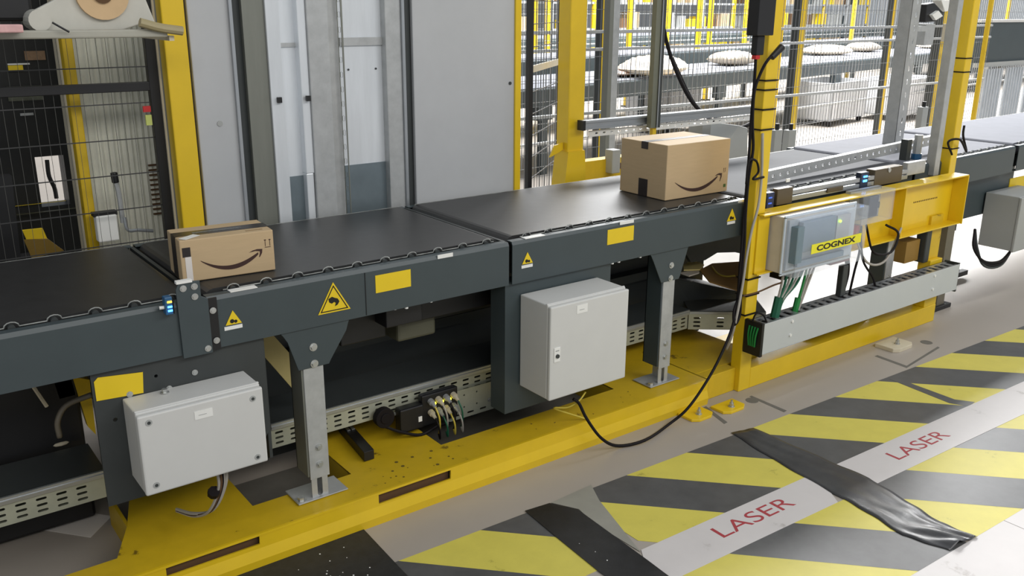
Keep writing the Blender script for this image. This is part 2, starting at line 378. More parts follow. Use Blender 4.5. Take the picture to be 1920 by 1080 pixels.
def conveyor(label,x0,L,y0=2.45,rz=0,z=BZ,belt=BELT,W=.74,guard=True,legs=(),beam=.155,name='belt_conveyor',loc=None,simple=False,group='belt conveyor sections'):
    t=T(name,label,'conveyor',loc if loc else (x0,y0,0),rz,group); zt=z-.008; zb=zt-beam
    pr=[(0,zb),(0,zt-.012),(.006,zt),(.034,zt),(.034,zt-.004),(.010,zt-.004),(.004,zt-.014),(.004,zb+.004),(.03,zb+.004),(.03,zb)]
    MB().prism([(0,a,b) for a,b in pr],(L,0,0)).build('side_frame',DARK,t,world=False,label='dark grey front side frame')
    MB().prism([(0,W-a,b) for a,b in pr],(L,0,0)).build('side_frame',DARK,t,world=False,label='dark grey rear side frame')
    # belt loop with rounded ends
    r=.03; pts=[]
    for i in range(9): a=math.pi/2-math.pi*i/8; pts.append((L-.008-r+r*math.cos(a),z-r+r*math.sin(a)))
    for i in range(9): a=-math.pi/2-math.pi*i/8; pts.append((.008+r+r*math.cos(a),z-r+r*math.sin(a)))
    MB().prism([(a,.05,b) for a,b in pts],(0,W-.09,0)).build('belt',belt,t,world=False)
    MB().box(.04,L-.04,.036,W-.036,zb+.02,z-.063).build('bed_plate',DARK2,t,world=False)
    if guard:
        n=int(L/.1); g=MB(); y=.037; path=[]
        for i in range(n):
            cx=.09+i*.1
            if cx>L-.05: break
            path+=[(cx-.03,y,zt+.003)]+[(cx+.018*math.cos(a),y,zt+.003+.013*math.sin(a)) for a in [math.pi*(1-k/6) for k in range(7)]]+[(cx+.03,y,zt+.003)]
        g.tube(path,.0019,4,1); go=g.build('roller_guard',GUARDM,t,world=False)
        for i in range(n):
            cx=.09+i*.1
            if cx>L-.05: break
            MB().cyl((cx,y,zt-.001),(cx,y+.013,zt-.001),.0095,10).build('guard_roller',DARK2,go,world=False)
        MB().box(.03,L-.03,W-.036,W-.030,zt,zt+.008).build('rear_guard',GUARDM,t,world=False)
    if simple:
        for lx in legs:
            MB().box(lx,lx+.09,.0,.06,0,zb).box(lx-.06,lx+.15,-.01,.07,zb-.14,zb).build('leg',DARK,t,world=False)
            MB().box(lx,lx+.09,W-.07,W-.01,0,zb).build('leg',DARK,t,world=False)
    return t
S0=conveyor('leftmost dark belt conveyor section with blue sensor at its right end',-.9,1.662)
S1=conveyor('belt conveyor section carrying the small parcel, with hand warning sticker',.775,1.06)
S2=conveyor('belt conveyor section carrying the large parcel beside the yellow post',1.85,1.27)
AN=R(1.9)
def rot(dx,dy=0): return (3.13+dx*math.cos(AN)-dy*math.sin(AN),2.45+dx*math.sin(AN)+dy*math.cos(AN),0)
BELT3=mat('grey_belt',(78,80,84),.7,spec=.15,var=.08,scale=10)
S3=conveyor('belt conveyor section behind the yellow post and clear junction box',0,1.37,loc=rot(.0),rz=AN,belt=BELT3)
S4=conveyor('pale belt conveyor section behind the slotted strut',0,1.17,loc=rot(1.40),rz=AN,belt=BELTW,W=.80)
S5=conveyor('farthest right belt conveyor section with pale belt passing out of frame',0,4.2,loc=rot(2.62),rz=AN,belt=BELTW,W=.80)
for t in (S0,S1,S2): pass
# belt joint plates
for x,t in ((.765,S1),(1.842,S2),(3.12,S3)):
    MB().box(x-.006,x+.006,2.49,3.17,.80,.858).build('joint_plate',DARK2,t)
# section end bracket at left (with bolts, sensor)
br=MB(); br.prism([(.692,2.446,.70),(.775,2.446,.70),(.775,2.446,.862),(.757,2.446,.872),(.757,2.446,.918),(.700,2.446,.922),(.690,2.446,.90)],(0,-.005,0))
eb=br.build('end_bracket',DARK,S0,bevel=.001)
for px,py in ((343,541),(364,537),(365,556),(399,582),(406,638),(390,653)): MB().hexb(at(px,py,y=2.441),(0,-1,0),.0065,.006).build('bolt',BOLT,eb)
MB().box(.775,.80,2.444,2.449,.705,.86).build('splice_plate',BLACK,S1)
MB().box(.692,.735,2.436,2.452,.918,.926).build('white_cap',WHITE,S0)
sn=T('photo_sensor','blue photoelectric sensor with orange and two blue lights on the left conveyor end','sensor',(.66,2.43,.85))
MB().box(.652,.672,2.420,2.445,.842,.892).build('sensor_body',BLUEP,sn,bevel=.002)
MB().box(.674,.676,2.421,2.444,.842,.88).build('sensor_face',BLACK,sn)
for dz,m in ((.028,LEDO),(.014,LEDB),(.003,LEDB)):
    MB().box(.658,.670,2.4185,2.4205,.848+dz,.853+dz).build('indicator_light',m,sn)
MB().cyl((.652,2.432,.862),(.640,2.434,.862),.005,8).build('cable_plug',WHITE,sn)
# stickers on conveyor fronts (local x = world x - section x)
def L1(px,py,y=2.45): p=at(px,py,y=y); return p.x-.775,p.z
def L2(px,py,y=2.45): p=at(px,py,y=y); return p.x-1.85,p.z
sticker_tri(S1,.069,.783,.048); sticker_tri(S1,.386,.775,.11,hand=True)
bx('label_strip',WHITE,S1,.041,.094,-.0015,0,.754,.765,world=False)
bx('type_plate',STKY,S1,.532,.661,-.0016,0,.776,.834,world=False,label='blank yellow rectangular sticker')
bx('frame_label',WHITE,S1,.07,.15,.004,.030,.8625,.865,world=False); bx('frame_label',WHITE,S1,.765,.825,-.002,.0,.851,.864,world=False)
sticker_tri(S2,.066,.788,.048); bx('label_strip',WHITE,S2,.040,.090,-.0015,0,.759,.770,world=False)
bx('type_plate',STKY,S2,.45,.588,-.0016,0,.783,.842,world=False,label='blank yellow rectangular sticker with rounded corners',bevel=.0005)
bx('frame_label',WHITE,S2,.512,.585,-.002,.0,.853,.865,world=False); bx('frame_label',WHITE,S2,.06,.15,.004,.030,.8625,.865,world=False)
sticker_tri(S2,1.165,.80,.06); bx('label_strip',WHITE,S2,1.14,1.19,-.0015,0,.768,.780,world=False)
bx('frame_label',WHITE,S2,1.20,1.262,-.002,.0,.856,.866,world=False)
MB().box(1.27,1.272,2.448,2.4497,.71,.85).build('seam',BLACK,S1)
for px,py in ((596,603),(608,600),(740,577),(762,575),(808,563),(870,548)): MB().cyl(at(px,py,y=2.456)+Vector((0,0,-.006)),at(px,py,y=2.456)+Vector((0,0,.004)),.006,8).build('frame_screw',WHITE,S1)
for px,py in ((1148,492),(1160,489),(1200,480)): MB().cyl(at(px,py,y=2.456)+Vector((0,0,-.006)),at(px,py,y=2.456)+Vector((0,0,.004)),.006,8).build('frame_screw',WHITE,S2)
# support legs
def support(t,xa,xg0,xg1,side):
    "xa: left edge of the galvanised face"
    g=MB(); xc=xa+.035
    g.prism([(xg0,2.462,.703),(xg1,2.462,.703),(xg1-.01,2.462,.672),(xc+.058,2.462,.588),(xc+.05,2.462,.574),(xc-.052,2.462,.574),(xg0+.018,2.462,.672)],(0,-.005,0))
    g.box(xg0,xg1,2.457,2.53,.699,.705)
    gp=g.build('gusset_plate',DARK,t,bevel=.001)
    for zz in (.641,.586): MB().hexb((xc,2.457,zz),(0,-1,0),.009,.008).build('bolt',BOLT,gp)

    MB().box(xa-.006,xa,2.466,2.55,.20,.72).box(xa-.006,xa+.07,2.546,2.55,.20,.72).build('leg_channel',DARK if side else OLIVE,t)
    me=[(xa,.19),(xa+.066,.19),(xa+.066,.60),(xa,.60)]
    lg=plateXZ('leg',GALV,t,me,[],2.464,.006)
    low=plateXZ('leg_foot_slot',GALV,t,[(xa+.004,.118),(xa+.060,.118),(xa+.060,.2),(xa+.004,.2)],[slot2(xa+.032,.158,.018,.070)],2.467,.004)
    MB().box(xa+.052,xa+.058,2.469,2.545,.118,.58).build('leg_flange',GALV,t)
    for zz in (.298,.238): MB().hexb((xa+.034,2.461,zz),(0,-1,0),.008,.008).build('bolt',BOLT,t)
    f=MB(); f.box(xa-.05,xa+.125,2.452,2.56,.118,.123); f.build('foot_plate',GALV,t,bevel=.002)
    MB().hexb((xa-.032,2.472,.123),(0,0,1),.012,.012).build('anchor_bolt',BOLT,t)
def slot2(cx,cz,w,h): return [(cx+(b),cz+(a)) for a,b in [(q[0],q[1]) for q in slot(0,0,h,w)]]
support(S1,1.052,.988,1.212,False)
support(S2,2.634,2.548,2.765,True)
support(S3,4.30,4.25,4.42,True)
# rear legs
for x,t in ((1.06,S1),(2.64,S2)):
    MB().box(x,x+.06,3.10,3.15,0,.70).build('rear_leg',DARK2,t)
# far right leg with rubber foot in front of floor (seen at px 1780,430-590)
MB().box(4.905,4.985,2.47,2.53,.02,.70).build('leg',mat('brown_grey_leg',(112,106,92),.45,metal=.2),S4)
MB().box(4.845,5.035,2.45,2.50,0,.025).build('leg_foot',BLACK,S4,bevel=.003)
# undergear: dark cross members and return box below section S1/S2
uf=MB(); uf.box(1.25,1.42,2.60,2.70,.56,.69).box(1.38,1.52,2.52,2.62,.62,.71).box(1.52,1.9,2.62,2.66,.58,.70); uf.build('drive_housing',BLACK,S1,bevel=.004)
MB().box(1.45,2.40,2.80,2.84,.50,.64).box(.8,2.9,2.98,3.02,.55,.66).build('cross_member',DARK2,S1)
mt=MB(); mt.box(1.50,1.66,2.66,2.78,.50,.60); mt.build('motor_cover',mat('olive_cover',(84,84,70),.5),S1,bevel=.01)
# lower return conveyor (dark floor-level frame behind)
lr=T('lower_chute','long dark lower frame running beneath the belt conveyors','frame',(1.6,3.05,0))
MB().box(.55,3.50,3.0,3.02,.02,.60).build('rear_sheet',DARK2,lr); MB().box(.6,3.2,2.94,3.0,.40,.44).build('ledge',DARK2,lr)
MB().box(.62,.66,3.02,3.06,0,.5).build('leg',DARK2,lr); MB().box(2.2,2.24,3.02,3.06,0,.5).build('leg',DARK2,lr)
# ---------------------------------------------------------------- panels and control boxes
pl=T('mounting_plate','black steel mounting plate with yellow sticker behind the small grey enclosure','plate',(.65,2.47,.3))
plateXZ('plate',DARK2,pl,[(.452,.30),(.865,.30),(.935,.40),(.935,.708),(.452,.708)],[circ(.50,.555,.006),circ(.556,.60,.004),circ(.62,.655,.005)],2.475,.006)
plateXZ('type_plate',STKY,pl,[(.470,.688),(.586,.676),(.581,.615),(.459,.622),(.459,.678)],[],2.4705,.0015,label='yellow sticker with one cut corner')
for px,py in ((365,698),(317,728),(243,739)): MB().hexb(at(px,py,y=2.471),(0,-1,0),.006,.005).build('bolt',BOLT,pl)
MB().box(.459,.935,2.478,2.70,.70,.706).build('plate_flange',DARK2,pl)
MB().box(.93,.94,2.478,2.62,.30,.70).build('plate_flange',DARK2,pl)
def enclosure(name,label,x0,x1,yf,yb,z0,z1,door):
    t=T(name,label,'electrical enclosure',(x0,yb,z0))
    bx('housing',GREYP,t,x0,x1,yf+.018,yb,z0,z1,bevel=.004)
    bx('door' if door else 'lid',GREYP,t,x0-.001,x1+.001,yf,yf+.016,z0-.001,z1-.004,bevel=.005)
    return t
e1=enclosure('enclosure_box','smaller pale grey enclosure box with four lid screws hanging at lower left',.524,.868,2.33,2.472,.374,.612,False)
for x,z in ((.552,.586),(.838,.580),(.552,.400),(.838,.396)):
    sr=MB().cyl((x,2.330,z),(x,2.3285,z),.009,16).build('screw_recess',GREYP2,e1); MB().cyl((x,2.329,z),(x,2.327,z),.0045,10).build('lid_screw',DARK2,sr)
bx('paper_label',WHITE,e1,.672,.722,2.3285,2.33,.560,.584); bx('label_print',GREYP2,e1,.683,.705,2.3278,2.3286,.571,.5725)
bx('roof_flange',GREYP,e1,.524,.868,2.352,2.362,.611,.616,bevel=.002)
mb=MB(); mb.hexb((.63,2.44,.613),(0,0,1),.008,.012); mb.build('top_screw',BOLT,e1)
e2=enclosure('enclosure_cabinet','large pale grey square enclosure with door lock hanging below the conveyor',1.900,2.272,2.292,2.468,.301,.657,True)
bx('roof_flange',GREYP,e2,1.900,2.272,2.314,2.322,.656,.660,bevel=.002)
bx('lock_plate',WHITE,e2,1.916,1.944,2.289,2.292,.445,.500,bevel=.002); mb=MB(); mb.cyl((1.930,2.289,.468),(1.930,2.284,.468),.0075,14); mb.build('door_lock',DARK2,e2)
bx('lock_print',GREYP2,e2,1.922,1.938,2.2883,2.2892,.486,.490)
bx('paper_label',WHITE,e2,2.018,2.068,2.2905,2.292,.607,.638); bx('label_print',GREYP2,e2,2.03,2.052,2.2896,2.2906,.619,.621)
for x in (1.955,1.98,2.005): MB().cyl((x,2.36,.301),(x,2.36,.272),.012,8).build('cable_gland',WHITE,e2)
pl2=T('mounting_plate','dark blue grey mounting plate behind the large square enclosure','plate',(2.0,2.47,.3))
MB().box(1.835,2.345,2.472,2.478,.20,.705).box(1.835,2.345,2.478,2.54,.699,.705).box(1.835,1.841,2.478,2.56,.2,.7).box(2.339,2.345,2.478,2.56,.2,.7).build('plate',DARK,pl2)
# cables under small enclosure
cb=T('cable_bundle','short grey and brown cables looping below the small enclosure','cable',(.70,2.42,.2))
for i,(m,a) in enumerate(((CABG,.0),(BROWN,.012),(CABG,.024),(CABK,.018),(CABG,.034))):
    MB().tube([(.735+a,2.40,.375),(.74+a*.6,2.40,.30),(.715+a*.4,2.43,.215),(.69,2.50,.17+a*.3),(.66,2.58,.16+.2*a)],.0045,6).build('cable',m,cb)
MB().cyl((.725,2.40,.29),(.725,2.41,.276),.018,8).build('cable_tie',CABK,cb)
# ---------------------------------------------------------------- yellow pallet frame
pf=T('pallet_frame','long yellow steel base frame with fork slots under the conveyors','base frame',(1.5,2.4,0))
fo=[(-.6,.0),(2.86,.0),(2.86,.112),(-.6,.112)]
holes=[[(.561,.078),(.840,.078),(.840,.106),(.561,.106)],[(1.250,.072),(1.534,.072),(1.534,.106),(1.250,.106)]]
plateXZ('front_rail',YEL,pf,fo,holes,2.383,.006)
MB().prism([(-.6,2.381,.068),(-.6,2.370,.03),(-.6,2.374,.0),(-.6,2.385,.0)],(3.46,0,0)).build('rail_flange',YEL,pf)
# top deck with rectangular cut-outs
def rect(a,b,c,d): return [(a,c),(b,c),(b,d),(a,d)]
me=flat_mesh([[(-.6,2.386),(2.86,2.386),(2.86,2.96),(2.47,2.96),(2.47,2.95),(.62,2.95),(.53,2.66),(.46,2.50),(-.6,2.50)],rect(.885,1.235,2.545,2.90),rect(1.60,2.46,2.545,2.93)],.006,'deck')
place_mesh(me,'deck',YELD,pf,Matrix.Translation((0,0,.112)))
MB().box(-.6,2.86,2.386,2.43,.001,.006).box(-.6,2.86,2.377,2.386,.108,.116).build('rail_lip',YEL,pf)
for xr in (.875,1.235,1.59,2.46,.53): MB().box(xr,xr+.01,2.54,2.90,0,.109).build('cross_rib',YELD,pf)
MB().box(2.855,2.861,2.386,2.78,.0,.115).build('end_plate',YEL,pf)
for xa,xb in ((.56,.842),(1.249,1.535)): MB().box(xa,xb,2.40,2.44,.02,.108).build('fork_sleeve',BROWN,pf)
dk=MB()
for i in range(16):
    x=random.uniform(1.28,1.62); y=random.uniform(2.42,2.54); dk.cyl((x,y,.1155),(x,y,.1160),random.uniform(.002,.007),8)
for i in range(10):
    x=random.uniform(1.9,2.5); y=random.uniform(2.41,2.5); dk.cyl((x,y,.1155),(x,y,.1160),random.uniform(.002,.004),8)
dk.build('chipped_spots',mat('dark_chips',(110,92,30),.8),pf)
# dark sheets painting the shaded floor inside the cut-outs
o=MB().box(.89,1.23,2.55,2.89,.0,.010).build('shaded_floor',CONC); tag(o,'dark grey sheet painting shaded floor in the left cut-out of the yellow base','plate')
o=MB().box(1.605,2.455,2.55,2.92,.0,.010).build('shaded_floor',CONC); tag(o,'dark grey sheet painting shaded floor in the long right cut-out of the yellow base','plate')
def lug(label,cx,cy,w=.13,d=.10,t=.012,m=YEL):
    o=T('anchor_lug',label,'anchor lug',(cx,cy,0),0,'anchored foot lugs')
    MB().prism([(cx-w*.5,cy-d*.5+.02,0),(cx-w*.5+.03,cy-d*.5,0),(cx+w*.5-.03,cy-d*.5,0),(cx+w*.5,cy-d*.5+.02,0),(cx+w*.5,cy+d*.5,0),(cx-w*.5,cy+d*.5,0)],(0,0,t)).build('lug_plate',m,o,bevel=.002)
    MB().hexb((cx,cy-.01,t),(0,0,1),.010,.018).cyl((cx,cy-.01,t),(cx,cy-.01,t+.03),.005,8).build('anchor_bolt',BOLT,o); return o
lug('yellow anchor lug with bolt at the right end of the long base frame',2.735,2.322)
lug('yellow anchor lug with bolt under the foot of the tall yellow post',2.905,2.29,.14,.09)
lug('beige and yellow anchor lug beneath the lower rail farther right',4.17,2.28,.17,.12,.02,CREAM)
# ---------------------------------------------------------------- perforated cable tray with dark lid
def tray(label,x0,x1,lid=True):
    t=T('cable_tray',label,'cable tray',(x0,2.72,0),0,'perforated cable trays under the conveyor')
    for xs in ((.2,) if x0<0 else (1.24,1.95) if x0<2 else (2.65,)): (MB().box(xs,xs+.05,2.88,2.955,.15,.199) if x0<0 else MB().box(xs,xs+.03,2.86,2.90,0,.199)).build('stand',DARK2,t)
    holes=[]
    n=int((x1-x0)/.055)
    for i in range(n):
        for k,z in enumerate((.216,.235,.254)):
            if (k==1) and i%2: pass
            holes.append(slot(x0+.03+i*.055+(k%2)*.0,z,.030,.008,3))
    plateXZ('tray_side',TRAYM,t,rect(x0,x1,.200,.272),holes,2.722,.002)
    MB().box(x0,x1,2.723,2.92,.199,.202).box(x0,x1,2.918,2.921,.2,.27).build('tray_bottom',TRAYM,t)
    if lid: MB().box(x0,x1,2.716,2.925,.294,.297).box(x0,x1,2.714,2.717,.286,.297).box(x0,x1,2.718,2.721,.272,.292).build('tray_lid',LIDM,t); MB().box(x0,x1,2.711,2.7145,.272,.294).box(x0,x1,2.708,2.712,.280,.285).build('lid_edge',ALU,t)
    return t
tray('perforated cream cable tray with dark lid at the left edge',-.7,.50)
tray('perforated cream cable tray with dark lid between enclosure boxes',1.03,2.30)
tray('perforated cream cable tray right of the square enclosure',2.315,3.09)
el=T('tray_elbow','angled perforated tray elbow turning towards the yellow post','cable tray',(3.1,2.72,.2))
A=at(1295,583,z=.272); ang=R(-38)
Mx=Matrix.Translation((3.095,2.72,0))@Matrix.Rotation(ang,4,'Z')
me=flat_mesh([rect(0,.36,.195,.272)]+[slot(.04+.11*i,z,.034,.009,3) for i in range(3) for z in (.212,.232,.252)],.002,'es'); me.transform(XZ); place_mesh(me,'tray_side',TRAYM,el,Mx)
MB().box(0,.36,.002,.16,.194,.197,M=Mx).build('tray_bottom',TRAYM,el)
MB().box(0,.36,-.004,.0,.272,.284,M=Mx).build('lid_edge',ALU,el); MB().box(0,.36,.0,.18,.284,.288,M=Mx).build('tray_lid',DARK2,el)
bp=T('perforated_plate','extra perforated plate bolted below the tray beside the connector block','plate',(1.85,2.70,.1))
plateXZ('plate',TRAYM,bp,rect(1.735,1.975,.105,.225),[slot(1.78+.06*i,.122,.032,.008,3) for i in range(4)]+[circ(x,z,.004,8) for x in(1.81,1.87) for z in (.15,.20)],2.705,.003)
MB().hexb((1.93,2.703,.15),(0,-1,0),.006,.005).build('bolt',BOLT,bp)
# connector block
db=T('connector_block','black distribution block with pale plugs and three yellow lights on the cable tray','connector block',(1.6,2.69,.2))
MB().box(1.50,1.60,2.66,2.703,.14,.235).box(1.60,1.76,2.672,2.703,.135,.262).build('block_body',BLACK,db,bevel=.006)
for i in range(4):
    for k in range(2):
        x=1.635+i*.034; z=.235-k*.045
        MB().cyl((x,2.672,z),(x,2.655,z-.004),.012,10).cyl((x,2.655,z-.004),(x,2.635,z-.012),.009,10,.006).build('cable_plug',CREAM if (i+k)%2 else GALV,db)
        MB().tube([(x,2.635,z-.012),(x+.006,2.618,z-.05),(x+.015,2.63,z-.10),(x+.04,2.68,.085)],.0035,5).build('cable',(CABY,CABG,CABK,CABGR)[(i+k*2)%4],db)
for i in range(3): MB().cyl((1.652+i*.034,2.668,.222),(1.652+i*.034,2.664,.222),.006,8).build('indicator_light',LEDY,db)
MB().box(1.575,1.590,2.657,2.660,.17,.19).build('white_mark',WHITE,db)
rg=T('cable_coil','black coiled cable reel shape hanging on the cream tray','cable',(1.45,2.69,.2))
MB().cyl((1.445,2.70,.215),(1.445,2.672,.215),.038,24).cyl((1.445,2.672,.215),(1.445,2.668,.215),.02,16).build('coil',CABK,rg,bevel=.004)
MB().tube([(1.445,2.68,.18),(1.50,2.66,.15),(1.58,2.65,.12),(1.66,2.66,.13),(1.72,2.67,.12)],.006,6).build('cable',CABK,rg)
MB().box(1.49,1.56,2.694,2.699,.205,.215).build('metal_clip',ALU,rg)
# black foot rail
fr=T('black_rail','short black profile rail lying on the yellow deck beneath the tray','rail',(1.4,2.7,.12))
MB().prism([(1.345,2.86,.118),(1.385,2.86,.118),(1.385,2.86,.155),(1.345,2.86,.155)],(-.035,-.27,0)).build('rail_body',BLACK,fr,bevel=.002)
MB().prism([(1.350,2.855,.156),(1.362,2.855,.156),(1.362,2.855,.159),(1.350,2.855,.159)],(-.011,-.085,0)).prism([(1.368,2.855,.156),(1.380,2.855,.156),(1.380,2.855,.159),(1.368,2.855,.159)],(-.011,-.085,0)).build('steel_strip',ALU,fr)
# beige diagonal brace
bc=T('diagonal_brace','beige slanted brace plate between the small enclosure and the first leg','brace',(1.0,2.7,.5))
MB().prism([at(484,636,y=2.75),at(512,628,y=2.75),at(568,690,y=2.75),at(572,745,y=2.75),at(560,742,y=2.75),at(490,662,y=2.75)],(0,.008,0)).build('brace_plate',mat('beige_plate',(190,176,120),.5),bc)
# ---------------------------------------------------------------- yellow guard frame right
YF=2.38
gf=T('guard_frame','yellow steel frame of tall post, lower rail and deep channel beside the laser tape','guard frame',(3.1,2.40,0))
MB().box(3.072,3.147,YF,YF+.055,.0,2.4).build('post',YEL,gf,bevel=.003)
MB().box(3.147,4.72,YF,YF+.075,.0,.098).build('lower_rail',YEL,gf,bevel=.003)
MB().box(4.60,4.72,YF+.002,YF+.073,.098,.36).build('short_post',YEL,gf,bevel=.003)
MB().box(4.60,4.72,YF+.03,YF+.1,.36,.60).build('short_post',YELD,gf,bevel=.003)
ch=MB(); ch.box(3.10,4.80,2.425,2.432,.545,.812).box(3.10,4.80,2.345,2.425,.805,.812).box(3.10,4.80,2.355,2.425,.545,.552).box(4.793,4.80,2.345,2.425,.545,.812)
ch.build('channel',YEL,gf,bevel=.0015)
MB().box(3.10,3.175,2.372,2.380,.545,.812).build('end_plate',YEL,gf,bevel=.001)
MB().box(4.22,4.226,2.36,2.425,.552,.805).build('rib',YEL,gf)
sl=MB()
for i in range(14): sl.box(4.42+i*.017,4.428+i*.017,2.4238,2.4250,.69,.697)
sl.build('slot_row',BROWN,gf)
MB().box(2.866,3.30,2.46,2.96,.0,.11).box(2.866,3.072,2.405,2.46,.0,.11).box(2.866,2.874,2.385,2.405,0,.112).build('joining_block',YELD,gf,bevel=.003)
MB().box(3.147,4.65,2.46,2.86,.012,.03).box(3.147,4.65,2.60,2.68,.03,.075).build('deck_plate',YELD,gf)
MB().prism([at(px,py,y=2.46) for px,py in ((1500,640),(1520,625),(1560,628),(1590,612),(1640,596),(1600,590),(1540,605))],(0,.05,0)).build('scrap_slips',BROWN,gf)
# trunking
tr=T('cable_trunking','long grey metal cable trunking with slotted top along the yellow lower rail','cable trunking',(3.9,2.33,.2))
MB().box(3.085,4.72,2.283,2.287,.205,.347).build('cover',mat('trunking_grey',(192,196,196),.42,var=.02),tr,bevel=.001)
MB().box(3.085,4.72,2.287,2.372,.207,.211).box(3.085,4.72,2.368,2.372,.21,.342).build('body',GREYP2,tr)
tp=MB()
tp.box(3.085,4.72,2.287,2.306,.338,.342).box(3.085,4.72,2.355,2.372,.338,.342)
for i in range(28): tp.box(3.085+i*.0585,3.085+i*.0585+.030,2.306,2.355,.338,.342)
tp.build('slotted_top',ALU,tr)
MB().box(3.085,4.72,2.284,2.372,.22,.33).build('wire_bed',BLACK,tr) if False else None
MB().box(3.09,4.71,2.30,2.36,.215,.325).build('wire_bed',BLACK,tr)
MB().box(3.068,3.085,2.280,2.374,.198,.352).build('end_frame',BLACK,tr,bevel=.002)
wl=MB()
for i in range(4): wl.tube([(3.066,2.30+.015*i,.33),(3.060,2.305+.013*i,.29),(3.064,2.31+.01*i,.24)],.004,5)
wl.build('green_wires',CABG2,tr)
for px,py in ((1485,602),(1481,628),(1752,517),(1748,542)): MB().cyl(at(px,py,y=2.283),at(px,py,y=2.283)+Vector((0,-.006,0)),.007,10).build('cover_screw',WHITE,tr)
MB().box(4.722,4.735,2.29,2.37,.19,.35).build('right_end',DARK2,tr)
for zz in (.215,.30): MB().box(4.735,4.76,2.30,2.32,zz,zz+.007).build('end_bolt',BLACK,tr)
# cognex cabinet
cg=T('vision_junction_box','grey box with clear cover and yellow lettered label on the yellow channel','junction box',(3.44,2.42,.55))
MB().box(3.185,3.69,2.30,2.424,.552,.80).build('base_shell',mat('warm_grey_shell',(196,190,180),.5),cg,bevel=.004)
MB().box(3.200,3.675,2.288,2.2995,.565,.787).build('backplate',mat('pale_backplate',(186,196,208),.4),cg)
cv=MB(); w=.004
cv.box(3.185,3.69,2.228,2.232,.549,.803); cv.box(3.185,3.189,2.232,2.298,.549,.803); cv.box(3.686,3.69,2.232,2.298,.549,.803); cv.box(3.189,3.686,2.232,2.298,.799,.803); cv.box(3.189,3.686,2.232,2.298,.549,.553)
cv.build('clear_cover',GLASS,cg)
MB().box(3.178,3.697,2.296,2.302,.543,.553).box(3.178,3.697,2.296,2.302,.797,.808).box(3.178,3.188,2.296,2.302,.55,.80).box(3.687,3.697,2.296,2.302,.55,.80).build('cover_rim',mat('frosted_rim',(200,210,220),.35),cg)
MB().box(3.215,3.262,2.255,2.288,.60,.76).build('terminal_block',PCB,cg)
MB().box(3.262,3.50,2.262,2.288,.64,.775).build('controller_module',TEAL,cg,bevel=.003)
MB().box(3.52,3.62,2.27,2.288,.62,.77).build('power_module',mat('pale_grey_module',(176,180,190),.4),cg)
MB().box(3.26,3.60,2.272,2.288,.575,.600).build('terminal_strip',TEAL,cg)
MB().cyl((3.535,2.268,.745),(3.535,2.262,.745),.006,8).build('green_light',LEDG,cg)
lb=MB().box(3.285,3.652,2.2265,2.228,.640,.682).build('logo_label',COGY,cg)
me=text_mesh('COGNEX',.285,.026,.03); place_mesh(me,'label_lettering',SIGNB,lb,root_matrix(cg).inverted()@frameM((3.322,2.2258,.648),(1,0,0),(0,0,1)),world=False,label='black capital lettering')
sc=T('clear_junction_box','small clear junction box with dark relays on the yellow channel','junction box',(3.93,2.42,.68))
MB().box(3.80,4.06,2.40,2.424,.675,.825).build('base_shell',GREYP2,sc)
cv=MB(); cv.box(3.80,4.06,2.325,2.329,.675,.825); cv.box(3.80,3.804,2.329,2.40,.675,.825); cv.box(4.056,4.06,2.329,2.40,.675,.825); cv.box(3.804,4.056,2.329,2.40,.821,.825); cv.box(3.804,4.056,2.329,2.40,.675,.679)
cv.build('clear_cover',GLASS,sc)
MB().box(3.88,3.96,2.345,2.40,.70,.80).box(3.86,4.0,2.36,2.40,.73,.76).build('relay',mat('blue_black_relay',(52,62,84),.4),sc,bevel=.004)
rc=MB(); rc.box(3.84,3.88,2.37,2.41,.60,.66); rc.build('plug_housing',RED,sc)
MB().box(3.79,3.86,2.36,2.42,.575,.61).build('yellow_block',STKY,sc)
# cable groups below the boxes
cb=T('cable_bundle','green and grey wires dropping from the clear lettered box into the trunking','cable',(3.3,2.33,.35))
for i in range(6):
    MB().tube([(3.25+i*.03,2.33,.545),(3.24+i*.022,2.33,.47),(3.225+i*.008,2.33,.41),(3.215+i*.004,2.33,.33)],.006,6).build('cable',CABGR if i%2 else CABG,cb)
MB().cyl((3.235,2.33,.43),(3.215,2.33,.34),.020,8).build('wire_wrap',CABGR,cb)
for i in range(3):
    MB().tube([(3.42+i*.03,2.33,.545),(3.40+i*.02,2.33,.46),(3.36+i*.01,2.33,.33)],.006,6).build('cable',CABG if i else CABG2,cb)
MB().cyl((3.375,2.33,.40),(3.360,2.33,.335),.014,8).build('wire_wrap',CABG2,cb)
MB().box(3.26,3.40,2.34,2.41,.50,.55).build('gland_block',BLACK,cb)
MB().box(3.55,3.70,2.30,2.36,.53,.545).build('red_strip',mat('dark_red_strip',(120,52,56),.5),cb)
ck=T('cable_bundle','black cables looping between the small clear box and the trunking','cable',(3.9,2.33,.35))
for i,pts in enumerate(([(3.86,2.36,.66),(3.84,2.34,.55),(3.80,2.33,.45),(3.78,2.33,.34)],[(3.90,2.36,.66),(3.96,2.34,.52),(4.10,2.33,.50),(4.18,2.35,.58),(4.14,2.40,.62)],[(3.84,2.35,.64),(3.86,2.33,.50),(3.96,2.33,.40),(4.0,2.33,.34)],[(3.80,2.35,.62),(3.90,2.33,.48),(4.08,2.34,.46),(4.22,2.36,.60)],[(3.72,2.33,.56),(3.74,2.33,.45),(3.71,2.33,.34)])):
    MB().tube(pts,.006 if i<4 else .012,6).build('cable',CABK if i!=3 else CABG,ck)
MB().box(3.685,3.725,2.315,2.345,.35,.50).build('cable_sleeve',DARK2,ck,bevel=.004)
